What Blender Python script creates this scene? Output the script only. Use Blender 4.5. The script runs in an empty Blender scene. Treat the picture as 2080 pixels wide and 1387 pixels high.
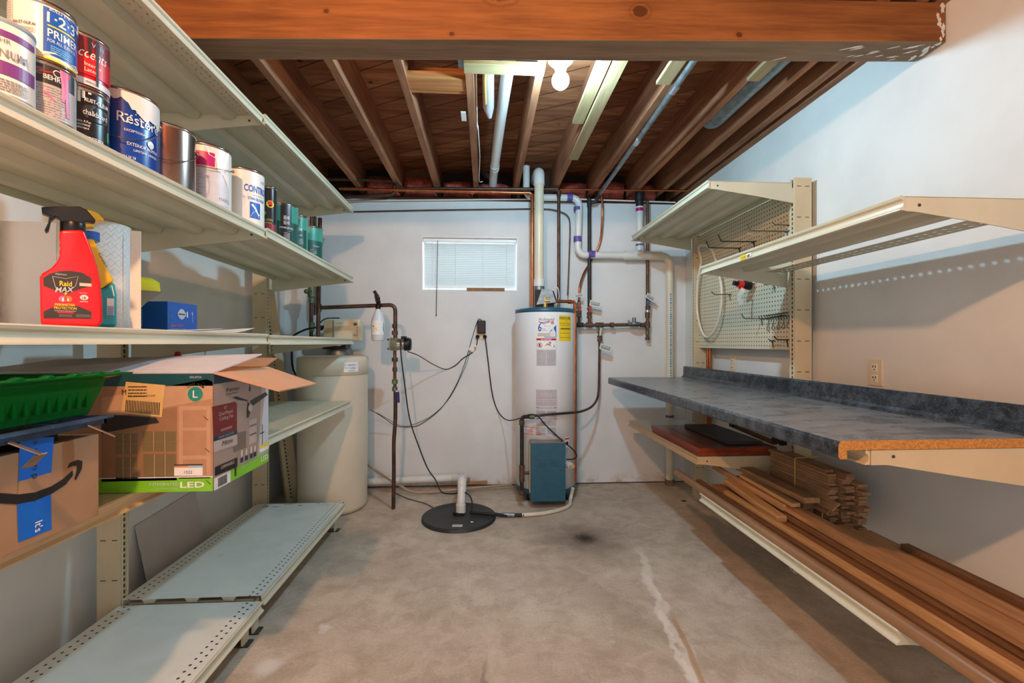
import bpy, math, random
from mathutils import Vector, Matrix
random.seed(7)
SC = bpy.context.scene
COL = SC.collection
PI = math.pi
# ---------------------------------------------------------------- camera
FPX = 924.0; YAW = math.atan(55/924.0); EYE = 1.3; HOR = 697.0
cam = bpy.data.cameras.new('camera'); camo = bpy.data.objects.new('camera', cam); COL.objects.link(camo)
camo.location = (0, 0, EYE); camo.rotation_euler = (PI/2, 0, -YAW)
cam.sensor_width = 36; cam.lens = FPX/2080*36; cam.shift_y = (HOR-693.5)/2080; cam.clip_start = .02
SC.camera = camo
def _ray(u, v):
    a = (u-1040)/FPX; b = -(v-HOR)/FPX
    return (math.sin(YAW)+a*math.cos(YAW), math.cos(YAW)-a*math.sin(YAW), b)
def PY(u, v, Y):
    r = _ray(u, v); t = Y/r[1]; return Vector((r[0]*t, Y, EYE+r[2]*t))
def PX(u, v, X):
    r = _ray(u, v); t = X/r[0]; return Vector((X, r[1]*t, EYE+r[2]*t))
def PZ(u, v, Z):
    r = _ray(u, v); t = (Z-EYE)/r[2]; return Vector((r[0]*t, r[1]*t, Z))
# ---------------------------------------------------------------- materials
MATS = {}
CC, CS, WC, WS = (.47, .79, 1.0), 1080.0, (1.0, .53, .27), 2100.0
def lin(c):
    return tuple(((x/255)/12.92 if x/255 <= .04045 else ((x/255+.055)/1.055)**2.4) for x in c)
class NT:
    def __init__(s, name):
        s.m = bpy.data.materials.new(name); s.m.use_nodes = True; s.n = s.m.node_tree.nodes; s.l = s.m.node_tree.links
        s.b = s.n['Principled BSDF']; s.out = s.n['Material Output']; MATS[name] = s.m
        s.tc = s.n.new('ShaderNodeTexCoord')
    def set(s, sock, v):
        if hasattr(v, 'is_linked') or isinstance(v, bpy.types.NodeSocket): s.l.new(v, sock)
        elif isinstance(v, (tuple, list, Vector)) and len(v) == 3 and sock.type == 'RGBA': sock.default_value = (*v, 1)
        else: sock.default_value = v
    def math(s, op, a, b=0.0, c=None, clamp=False):
        n = s.n.new('ShaderNodeMath'); n.operation = op; n.use_clamp = clamp
        s.set(n.inputs[0], a); s.set(n.inputs[1], b)
        if c is not None: s.set(n.inputs[2], c)
        return n.outputs[0]
    def mix(s, f, a, b, mode='MIX'):
        n = s.n.new('ShaderNodeMix'); n.data_type = 'RGBA'; n.blend_type = mode
        s.set(n.inputs[0], f); s.set(n.inputs[6], a); s.set(n.inputs[7], b); return n.outputs[2]
    def mapping(s, sc=(1, 1, 1), rot=(0, 0, 0), loc=(0, 0, 0), src=None):
        n = s.n.new('ShaderNodeMapping'); n.inputs['Scale'].default_value = sc; n.inputs['Rotation'].default_value = rot; n.inputs['Location'].default_value = loc
        s.l.new(src or s.tc.outputs['Object'], n.inputs['Vector']); return n.outputs[0]
    def noise(s, scale, detail=4, rough=.55, dist=0, vec=None):
        n = s.n.new('ShaderNodeTexNoise'); n.inputs['Scale'].default_value = scale; n.inputs['Detail'].default_value = detail
        n.inputs['Roughness'].default_value = rough; n.inputs['Distortion'].default_value = dist
        s.l.new(vec or s.tc.outputs['Object'], n.inputs['Vector']); return n.outputs['Fac']
    def ramp(s, f, lo, hi, a=0.0, b=1.0):
        n = s.n.new('ShaderNodeMapRange'); n.interpolation_type = 'SMOOTHSTEP'; s.set(n.inputs[0], f)
        n.inputs[1].default_value = lo; n.inputs[2].default_value = hi; n.inputs[3].default_value = a; n.inputs[4].default_value = b; return n.outputs[0]
    def sep(s, v=None):
        n = s.n.new('ShaderNodeSeparateXYZ'); s.l.new(v or s.tc.outputs['Object'], n.inputs[0]); return n.outputs
    def bump(s, h, strength=.2, dist=.002):
        n = s.n.new('ShaderNodeBump'); n.inputs['Strength'].default_value = strength; n.inputs['Distance'].default_value = dist
        s.l.new(h, n.inputs['Height']); s.l.new(n.outputs[0], s.b.inputs['Normal'])
    def fin(s, col, rough=.5, metal=0, spec=.5):
        s.set(s.b.inputs['Base Color'], col); s.set(s.b.inputs['Roughness'], rough); s.b.inputs['Metallic'].default_value = metal
        s.b.inputs['Specular IOR Level'].default_value = spec; return s.m
def can_y(u, X, r):     # how far along the shelf a round can stands when its right edge is on sight line u
    a = math.atan((u-1040)/FPX)+YAW; y = 1.5
    for _ in range(20):
        d = math.hypot(X, y); y = X/math.tan(a-math.asin(r/d))
    return y
def sc(c, k): return tuple(min(1, x*k) for x in c)
def plain(name, rgb, rough=.5, metal=0, var=.12, vs=9, bump=0, bs=80, spec=.5, dirt=None):
    c = lin(rgb); t = NT(name); f = t.noise(vs)
    col = t.mix(t.ramp(f, .3, .7), sc(c, 1-var), sc(c, 1+var*.6))
    if dirt: col = t.mix(t.ramp(t.noise(vs*1.7, 6, .65), dirt[1], dirt[1]+.1), col, lin(dirt[0]))
    if bump: t.bump(t.noise(bs, 3), bump)
    return t.fin(col, rough, metal, spec)
def wood(name, a, b, axis=1, fine=26, rough=.75, knots=True, spec=.25, stain=None):
    t = NT(name); s3 = [1, 1, 1]; s3[axis] = .06
    oi = t.n.new('ShaderNodeObjectInfo'); rv = t.n.new('ShaderNodeVectorMath'); rv.operation = 'ADD'
    cm = t.n.new('ShaderNodeCombineXYZ'); r = t.math('MULTIPLY', oi.outputs['Random'], 37.0); t.l.new(r, cm.inputs[0]); t.l.new(r, cm.inputs[1]); t.l.new(r, cm.inputs[2])
    t.l.new(t.tc.outputs['Object'], rv.inputs[0]); t.l.new(cm.outputs[0], rv.inputs[1]); v0 = rv.outputs[0]
    v = t.mapping(tuple(s3), src=v0)
    g = t.noise(fine, 6, .6, .6, v); g2 = t.noise(fine*4.5, 4, .6, .2, v); big = t.noise(2.2, 3, .5, 0, v0)
    f = t.math('ADD', t.math('MULTIPLY', g, .55), t.math('MULTIPLY', g2, .25)); f = t.math('ADD', f, t.math('MULTIPLY', big, .35))
    col = t.mix(t.ramp(f, .38, .78), lin(a), lin(b))
    col = t.mix(t.math('MULTIPLY', oi.outputs['Random'], .22), col, sc(lin(a), .55))
    if knots:
        vo = t.n.new('ShaderNodeTexVoronoi'); vo.inputs['Scale'].default_value = 3.2; k3 = [1, 1, 1]; k3[axis] = .45
        t.l.new(t.mapping(tuple(k3), src=v0), vo.inputs['Vector'])
        col = t.mix(t.ramp(vo.outputs['Distance'], .035, .075, .75, 0), col, sc(lin(a), .3))
    if stain: col = t.mix(t.ramp(t.noise(stain[2], 5, .6, 0, v0), stain[1], stain[1]+.1), col, lin(stain[0]))
    t.bump(f, .25, .002); return t.fin(col, rough, 0, spec)
def emis(name, rgb, strength):
    t = NT(name); t.fin((1, 1, 1), .4); t.b.inputs['Emission Color'].default_value = (*rgb, 1); t.b.inputs['Emission Strength'].default_value = strength; return t.m

# walls: painted, with few scuffs
def wall_mat(name, rgb):
    t = NT(name); c = lin(rgb)
    col = t.mix(t.ramp(t.noise(2.5, 5), .3, .7), sc(c, .93), sc(c, 1.03))
    v = t.mapping((1, 1, 1)); sp = t.noise(23, 5, .6, 1.0, v)
    col = t.mix(t.ramp(sp, .735, .77), col, sc(c, .35))
    sp2 = t.noise(7, 8, .7, 2.5); col = t.mix(t.ramp(sp2, .70, .80, 0, .35), col, sc(c, .55))
    t.bump(t.noise(160, 3), .12, .001); return t.fin(col, .55, 0, .3)
wall_mat('wall_paint', (224, 226, 223))
t = NT('wall_paint_back'); c = lin((228, 230, 230)); z = t.sep()[2]
col = t.mix(t.ramp(t.noise(2.2, 5), .3, .7), sc(c, .92), sc(c, 1.02))
col = t.mix(t.ramp(t.noise(21, 5, .6, 1.0), .73, .77), col, sc(c, .3))
dirtf = t.math('MULTIPLY', t.ramp(z, .0, .13, .75, 0), t.ramp(t.noise(9, 6, .7), .42, .68)); col = t.mix(dirtf, col, lin((176, 150, 128)))
t.bump(t.noise(90, 4), .25, .002); t.fin(col, .55, 0, .3)
# concrete floor
t = NT('concrete_floor'); ob = t.sep()
n1 = t.noise(1.3, 6, .6, .3); n2 = t.noise(7, 8, .65, .4); n3 = t.noise(90, 4, .6)
col = t.mix(t.ramp(n1, .3, .7), lin((186, 170, 151)), lin((218, 204, 185)))
col = t.mix(t.ramp(n2, .38, .66, 0, .55), col, lin((164, 146, 126)))
n4 = t.noise(5, 9, .72, 1.6); col = t.mix(t.ramp(n4, .50, .60, 0, .30), col, lin((222, 210, 194)))
col = t.mix(t.ramp(n3, .35, .7, .0, .2), col, lin((120, 104, 88)))
def spot(x, y, r, soft, nz=.25, ns=9):
    dx = t.math('SUBTRACT', ob[0], x); dy = t.math('SUBTRACT', ob[1], y)
    d = t.math('SQRT', t.math('ADD', t.math('MULTIPLY', dx, dx), t.math('MULTIPLY', dy, dy)))
    d = t.math('ADD', d, t.math('MULTIPLY', t.math('SUBTRACT', t.noise(ns, 6, .7), .5), nz)); return t.ramp(d, r, r+soft, 1, 0)
col = t.mix(t.math('MULTIPLY', spot(.66, 3.0, .03, .42, .2), .55), col, lin((92, 72, 62)))
col = t.mix(t.math('MULTIPLY', spot(.665, 3.0, .0, .13, .12, 40), .95), col, lin((38, 26, 22)))
for (x, y, r, n_) in ((-.73, 2.13, .0, .16), (-.87, 1.88, .02, .06), (-.60, 2.14, -.03, .15), (1.0, 3.3, -.04, .16), (1.25, 3.35, -.05, .16), (.9, 1.75, -.02, .04), (.55, 1.95, -.02, .03)):
    col = t.mix(t.math('MULTIPLY', spot(x, y, r, .05, n_, 16), .8), col, lin((226, 222, 216)))
# trickle streaks on the right, running with y
def streak(x0, slope, w, yl, yh, nz, ns=3):
    xx = t.math('SUBTRACT', ob[0], t.math('ADD', t.math('MULTIPLY', ob[1], slope), x0)); xx = t.math('ADD', xx, t.math('MULTIPLY', t.math('SUBTRACT', t.noise(ns, 5, .6), .5), nz))
    f = t.ramp(t.math('ABSOLUTE', xx), w*.3, w, 1, 0)
    return t.math('MULTIPLY', f, t.math('MULTIPLY', t.ramp(ob[1], yl, yl+.15), t.ramp(ob[1], yh-.2, yh, 1, 0)))
col = t.mix(t.math('MULTIPLY', streak(.62, .12, .035, 1.4, 2.9, .25), .65), col, lin((232, 222, 208)))
col = t.mix(t.math('MULTIPLY', streak(.55, .14, .022, 1.2, 2.6, .18, 5), .6), col, lin((236, 228, 216)))
col = t.mix(t.math('MULTIPLY', streak(.57, .155, .018, 1.2, 2.2, .05), .75), col, lin((176, 138, 96)))
col = t.mix(t.math('MULTIPLY', streak(.0, -.0, .012, 1.3, 1.95, .12, 6), .5), col, lin((120, 102, 88)))
col = t.mix(t.math('MULTIPLY', streak(.03, .0, .05, 1.2, 2.2, .2, 3), .3), col, lin((214, 200, 180)))
col = t.mix(t.ramp(t.noise(34, 5, .7, .8), .70, .76), col, lin((84, 70, 60)))
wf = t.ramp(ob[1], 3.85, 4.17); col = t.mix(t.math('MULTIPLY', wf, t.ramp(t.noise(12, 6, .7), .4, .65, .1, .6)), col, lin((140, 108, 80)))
t.bump(t.math('ADD', t.math('MULTIPLY', n2, .6), t.math('MULTIPLY', n3, .2)), .3, .004); t.fin(col, .62, 0, .35)

wood('joist_wood', (130, 84, 58), (190, 134, 98), 1)
wood('beam_wood', (120, 72, 38), (176, 114, 64), 0, 20, .6)
def knots(name, L):      # round knots with a ring, at fixed spots of the timber
    m = MATS[name]; t = object.__new__(NT); t.m = m; t.n = m.node_tree.nodes; t.l = m.node_tree.links; t.b = t.n['Principled BSDF']; t.tc = [n for n in t.n if n.type == 'TEX_COORD'][0]
    col = t.b.inputs['Base Color'].links[0].from_socket; ob = t.sep()
    for x, z, r_ in L:
        dx = t.math('DIVIDE', t.math('SUBTRACT', ob[0], x), r_*1.25); dz = t.math('DIVIDE', t.math('SUBTRACT', ob[2], z), r_); d = t.math('SQRT', t.math('ADD', t.math('MULTIPLY', dx, dx), t.math('MULTIPLY', dz, dz)))
        d = t.math('ADD', d, t.math('MULTIPLY', t.math('SUBTRACT', t.noise(30, 4), .5), .5)); col = t.mix(t.ramp(d, .75, 1.05, .8, 0), col, lin((74, 36, 16))); rg = t.math('SUBTRACT', 1.0, t.math('ABSOLUTE', t.math('MULTIPLY', t.math('SUBTRACT', d, 1.35), 5.0)), clamp=True); col = t.mix(t.math('MULTIPLY', rg, .35), col, lin((90, 48, 20)))
    t.set(t.b.inputs['Base Color'], col)
knots('beam_wood', [(-1.285, .075, .022), (.62, .125, .026), (.06, .20, .05), (1.02, .04, .012), (-.13, .02, .01), (-.62, .10, .01)])
wood('beam_under', (122, 100, 80), (162, 136, 112), 0, 24, .75)
wood('beam_end', (96, 50, 24), (150, 90, 46), 0, 30)
wood('pine_cleat', (150, 128, 90), (184, 164, 124), 1, 30, .7)
wood('pine_cross', (140, 122, 84), (176, 158, 116), 0, 30, .7)
wood('blocking_wood', (160, 96, 48), (200, 140, 86), 0, 24)
for i, (a, b) in enumerate((((122, 88, 60), (176, 134, 94)), ((152, 114, 78), (206, 160, 116)), ((180, 138, 92), (228, 186, 134)), ((98, 70, 48), (148, 112, 80)))):
    wood('board_wood_%d' % i, a, b, 1, 34, .7, i < 3)
wood('lath_wood', (132, 98, 68), (188, 146, 108), 1, 60, .8, False)
wood('rod_wood', (134, 98, 66), (174, 132, 92), 1, 10, .35, False, .5)
wood('cabinet_red', (112, 44, 20), (158, 72, 38), 1, 16, .3, False, .5)
# subfloor boards laid diagonally
t = NT('subfloor_boards'); v = t.mapping((1, 1, 1), (0, 0, math.radians(28))); s = t.sep(v); k = t.math('DIVIDE', s[1], .175)
fr = t.math('FRACT', k); fl = t.math('FLOOR', k); wn = t.n.new('ShaderNodeTexWhiteNoise'); wn.noise_dimensions = '1D'; t.l.new(fl, wn.inputs['W'])
g = t.noise(14, 6, .6, .8, t.mapping((.12, 1, 1), (0, 0, math.radians(28))))
col = t.mix(t.ramp(g, .3, .75), lin((126, 78, 50)), lin((186, 128, 88))); col = t.mix(t.math('MULTIPLY', wn.outputs[0], .5), col, lin((112, 66, 42)))
vo = t.n.new('ShaderNodeTexVoronoi'); vo.inputs['Scale'].default_value = 4.5; t.l.new(v, vo.inputs['Vector']); col = t.mix(t.ramp(vo.outputs['Distance'], .04, .09, .9, 0), col, lin((42, 22, 14)))
seam = t.math('ADD', t.ramp(fr, .0, .035, 1, 0), t.ramp(fr, .965, 1, 0, 1)); col = t.mix(seam, col, lin((16, 9, 6))); t.bump(t.math('SUBTRACT', 1.0, seam), .6, .004); t.fin(col, .8, 0, .2)
# shelving
BE = (206, 203, 180)
plain('shelf_steel', BE, .38, 0, .06, 5, spec=.5, dirt=((150, 128, 98), .70))
plain('shelf_steel_tan', (206, 184, 146), .42, 0, .06, 5, dirt=((150, 118, 84), .68))
plain('shelf_dark', (70, 60, 44), .6)
def perf(name, rgb, D, holes, see, r=.0045, pitch=.027, rust=False, extra=None):
    t = NT(name); c = lin(rgb); s = t.sep(); d = t.math('ABSOLUTE', s[0]); y = s[1]
    col = t.mix(t.ramp(t.noise(4, 6, .6, .5), .3, .7), sc(c, .92), sc(c, 1.03))
    col = t.mix(t.ramp(t.noise(26, 6, .7, 1.5, t.mapping((1, .25, 1))), .66, .74, 0, .5), col, sc(c, .62))
    if rust:
        e = t.ramp(y, rust-.16, rust, 0, 1); rr = t.ramp(t.noise(13, 6, .7, 1.2), .55, .64); col = t.mix(t.math('MULTIPLY', e, rr), col, lin((92, 48, 30)))
        col = t.mix(t.ramp(t.noise(5, 8, .75, 2.5), .67, .71, 0, .7), col, lin((110, 70, 46)))
    mask = None
    for i, h in enumerate(holes):
        fy = t.math('MULTIPLY', t.math('SUBTRACT', t.math('FRACT', t.math('ADD', t.math('DIVIDE', y, pitch), .5*(i % 2)+40)), .5), pitch)
        dx = t.math('SUBTRACT', d, h); q = t.math('ADD', t.math('MULTIPLY', fy, fy), t.math('MULTIPLY', dx, dx)); m_ = t.math('LESS_THAN', q, r*r)
        mask = m_ if mask is None else t.math('MAXIMUM', mask, m_)
    t.fin(col, .36, 0, .5)
    if see:
        tr = t.n.new('ShaderNodeBsdfTransparent'); mx = t.n.new('ShaderNodeMixShader'); t.l.new(mask, mx.inputs[0]); t.l.new(t.b.outputs[0], mx.inputs[1]); t.l.new(tr.outputs[0], mx.inputs[2]); t.l.new(mx.outputs[0], t.out.inputs[0])
    else: t.set(t.b.inputs['Base Color'], t.mix(mask, col, lin((38, 30, 22))))
perf('deck_left', BE, .6, (.035, .06, .085, .53, .555), True, .0035)
perf('deck_base', (224, 230, 224), .6, (.035, .062, .545, .575), False, .005, .032)
perf('deck_base_rust', (224, 230, 224), .6, (.035, .062, .545, .575), False, .005, .032, rust=1.17)
plain('deck_right_plain', BE, .38, 0, .06, 5)
perf('deck_strip', (196, 190, 164), .5, (.425, .465), True, .0085, .036)
perf('deck_right', BE, .5, (.435, .465), True, .005, .027)
# upright posts with slots
t = NT('upright_steel'); c = lin((206, 190, 156)); ge = t.n.new('ShaderNodeNewGeometry'); nx = t.math('ABSOLUTE', t.sep(ge.outputs['Normal'])[0]); s = t.sep()
fz = t.math('FRACT', t.math('DIVIDE', s[2], .0265)); slot = t.math('MULTIPLY', t.math('GREATER_THAN', fz, .38), t.math('LESS_THAN', t.math('ABSOLUTE', t.math('ADD', s[1], .003)), .0055)); slot = t.math('MULTIPLY', slot, t.math('GREATER_THAN', nx, .9))
fz2 = t.math('FRACT', t.math('DIVIDE', s[2], .175)); d2 = t.math('ABSOLUTE', s[0]); m2 = t.math('MULTIPLY', t.math('LESS_THAN', t.math('ABSOLUTE', t.math('SUBTRACT', fz2, .5)), .012), t.math('MULTIPLY', t.math('GREATER_THAN', d2, .012), t.math('LESS_THAN', d2, .036)))
m2 = t.math('MULTIPLY', m2, t.math('LESS_THAN', nx, .5))
col = t.mix(t.ramp(t.noise(5, 5), .3, .7), sc(c, .93), sc(c, 1.04)); col = t.mix(t.math('MAXIMUM', slot, m2), col, lin((52, 40, 28))); t.fin(col, .42)
# pegboard
t = NT('pegboard_paint'); c = lin((214, 208, 182)); s = t.sep(); P_ = .0275
a = t.math('SUBTRACT', t.math('FRACT', t.math('DIVIDE', s[1], P_)), .5); b = t.math('SUBTRACT', t.math('FRACT', t.math('DIVIDE', s[2], P_)), .5)
q = t.math('ADD', t.math('MULTIPLY', a, a), t.math('MULTIPLY', b, b)); col = t.mix(t.ramp(t.noise(5, 5), .3, .7), sc(c, .95), c); col = t.mix(t.math('LESS_THAN', q, .028), col, lin((48, 38, 26))); t.fin(col, .5)
# countertop laminate
t = NT('counter_laminate'); vo = t.n.new('ShaderNodeTexVoronoi'); vo.inputs['Scale'].default_value = 150; t.l.new(t.mapping((1.4, .7, 1.2), (0, 0, .5)), vo.inputs['Vector'])
w = t.ramp(vo.outputs['Distance'], .08, .30, 1, 0); fn = t.noise(60, 4, .7); w = t.math('MULTIPLY', w, t.ramp(fn, .40, .56))
col = t.mix(t.ramp(t.noise(24, 5, .7), .35, .7), lin((34, 38, 42)), lin((70, 79, 88))); col = t.mix(t.math('MULTIPLY', w, .42), col, lin((160, 166, 162)))
ge = t.n.new('ShaderNodeNewGeometry'); up = t.math('GREATER_THAN', t.sep(ge.outputs['Normal'])[2], .8)
dust = t.math('MULTIPLY', t.ramp(t.noise(3.5, 7, .62, 1.4, t.mapping((1.0, 2.6, 1), (0, 0, .28))), .22, .82, .18, .66), up); col = t.mix(dust, col, lin((176, 172, 170)))
t.fin(col, t.math('ADD', .16, t.math('MULTIPLY', dust, .35)), 0, .5)
plain('particle_board', (196, 132, 62), .85, 0, .3, 120)
# plumbing
plain('pvc_white', (226, 226, 222), .32, 0, .05, 4, dirt=((188, 176, 156), .72))
plain('pvc_cream', (226, 216, 190), .35, 0, .05, 4)
plain('pvc_primer', (104, 84, 168), .5, 0, .35, 40)
plain('copper', (196, 112, 70), .28, .9, .25, 14, spec=.5)
plain('copper_dark', (92, 68, 56), .42, .6, .35, 18)
plain('black_iron', (52, 50, 50), .5, .4, .3, 22)
plain('rusty_iron', (110, 84, 68), .6, .5, .4, 40, dirt=((142, 78, 42), .56))
plain('old_brass', (112, 122, 98), .5, .6, .35, 40)
plain('brass', (188, 160, 92), .35, .8, .2, 30)
plain('galvanized', (142, 150, 152), .42, .8, .25, 30)
plain('chrome', (206, 208, 210), .2, .9, .1, 10)
plain('black_rubber', (26, 26, 28), .55, 0, .3, 20)
plain('black_plastic', (17, 16, 17), .34, 0, .2, 12, spec=.35)
plain('sump_black', (44, 46, 48), .5, 0, .35, 8, bump=.2, dirt=((84, 80, 76), .66))
plain('heater_white', (236, 241, 246), .25, 0, .03, 4)
plain('heater_teal', (40, 92, 114), .35, 0, .12, 14, dirt=((120, 140, 146), .76))
plain('brine_beige', (216, 208, 188), .4, 0, .04, 4)
plain('control_beige', (224, 216, 190), .4, 0, .03, 5)
plain('hose_cream', (222, 214, 198), .4, 0, .08, 12)
plain('hose_clear', (176, 150, 124), .35, 0, .15, 12)
plain('dark_wrap', (78, 82, 80), .5, 0, .4, 20)
plain('valve_red', (200, 44, 40), .4); plain('valve_blue', (42, 96, 168), .4); plain('dark_blue', (30, 40, 100), .4)
plain('tag_white', (232, 232, 226), .6, 0, .03); plain('tag_ink', (40, 40, 44), .7)
plain('white_plastic', (232, 230, 222), .35, 0, .04); plain('cream_plate', (222, 206, 178), .4, 0, .04)
plain('pink_insulation', (176, 84, 70), .95, 0, .45, 16, bump=.9, bs=30)
plain('sill_dark', (60, 42, 32), .8, 0, .4, 14); plain('concrete_top', (120, 96, 76), .8, 0, .3, 10)
wood('sill_wood', (96, 62, 40), (140, 96, 64), 0, 24)
t = NT('blind_slat'); t.fin(lin((226, 232, 232)), .4); t.b.inputs['Subsurface Weight'].default_value = 0
tl = t.n.new('ShaderNodeBsdfTranslucent'); tl.inputs[0].default_value = (.88, .93, .95, 1); mx = t.n.new('ShaderNodeMixShader'); mx.inputs[0].default_value = .34; t.l.new(t.b.outputs[0], mx.inputs[1]); t.l.new(tl.outputs[0], mx.inputs[2]); t.l.new(mx.outputs[0], t.out.inputs[0])
plain('window_white', (238, 240, 240), .4, 0, .03); plain('window_well', (216, 220, 220), .7, 0, .1)
t = NT('window_glass'); t.fin((.9, .95, .95), .02); tr = t.n.new('ShaderNodeBsdfTransparent'); mx = t.n.new('ShaderNodeMixShader'); mx.inputs[0].default_value = .92; t.l.new(t.b.outputs[0], mx.inputs[1]); t.l.new(tr.outputs[0], mx.inputs[2]); t.l.new(mx.outputs[0], t.out.inputs[0])
plain('cobweb', (180, 176, 170), .9)
# packaging
plain('cardboard', (164, 126, 94), .8, 0, .07, 10); plain('cardboard_light', (208, 172, 138), .8, 0, .05, 9); plain('cardboard_inside', (196, 152, 118), .85, 0, .05)
plain('paper', (228, 226, 224), .8, 0, .04, 20)
t = NT('paper_towel'); t.bump(t.math('MULTIPLY', t.noise(60, 3, .5), 1.0), .5, .003); t.fin(lin((238, 235, 230)), .95); t.m.name = 'paper_towel'
for nme, rgb in dict(ink_black=(30, 30, 32), ink_white=(238, 238, 236), ink_grey=(130, 128, 126), ink_red=(206, 32, 38), ink_blue=(28, 92, 184), ink_cyan=(22, 150, 208), ink_yellow=(246, 212, 40),
        ink_green=(30, 130, 52), ink_lime=(126, 200, 40), ink_purple=(120, 60, 132), ink_magenta=(192, 24, 110), ink_orange=(228, 120, 40), ink_navy=(30, 62, 96), ink_teal=(48, 138, 128), ink_brown=(60, 48, 36),
        ink_pink=(232, 120, 160), ink_maroon=(122, 34, 44), ink_photo=(180, 138, 106), ink_photo2=(156, 118, 88), ink_photo3=(196, 156, 124), ink_leaf=(124, 108, 76), ink_grey2=(176, 172, 172), ink_grey3=(206, 206, 212), ink_dark=(48, 46, 46),
        ink_lightblue=(120, 190, 226), ink_silver=(204, 206, 212), ink_dkgreen=(14, 84, 74), ink_label=(222, 184, 122), ink_tealdk=(30, 76, 82), tape_blue=(16, 104, 206), ink_gold=(206, 168, 92)).items():
    plain(nme, rgb, .4, 0, .05, 30)
plain('can_metal', (168, 150, 138), .22, .95, .1, 6); plain('can_white', (232, 228, 218), .35, 0, .05, 6); plain('can_grey', (196, 192, 186), .35, 0, .08); plain('can_lid', (178, 180, 182), .3, .9)
plain('can_black', (26, 26, 30), .3); plain('can_blue', (14, 66, 156), .28, 0, .3, 5); plain('can_green', (24, 116, 100), .32, 0, .08); plain('can_teal', (56, 150, 132), .35); plain('can_red', (176, 28, 42), .3, 0, .25, 7)
plain('paint_drip', (226, 222, 214), .5, 0, .06, 20); plain('pail_lid', (150, 168, 176), .4)
plain('bottle_red', (222, 18, 28), .28, 0, .05); plain('bottle_yellow', (242, 186, 20), .3, 0, .05); plain('bottle_teal', (20, 156, 168), .3, 0, .05); plain('bottle_clear', (218, 224, 230), .3, 0, .05)
t = NT('tray_green'); t.fin(lin((16, 118, 40)), .15); t.b.inputs['Transmission Weight'].default_value = .45; t.b.inputs['IOR'].default_value = 1.2
plain('tray_blue', (70, 96, 130), .4, .3, .4, 16, dirt=((40, 130, 190), .6)); plain('tray_steel', (150, 128, 112), .45, .6, .25, 30)
plain('yellow_foam', (226, 214, 40), .8); plain('basin_grey', (150, 146, 132), .5); plain('thin_panel', (196, 190, 186), .7, 0, .04); plain('dark_panel', (62, 52, 46), .5, 0, .1); plain('hinge_metal', (74, 68, 62), .4, .7)
plain('string_yellow', (196, 178, 84), .7); plain('hook_wire', (108, 104, 92), .35, .8); plain('hook_dark', (66, 56, 46), .4, .7); plain('leaf_green', (40, 64, 36), .7)
emis('bulb_cool', CC, CS); emis('bulb_warm', WC, WS)
plain('porcelain', (232, 236, 238), .3)

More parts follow.
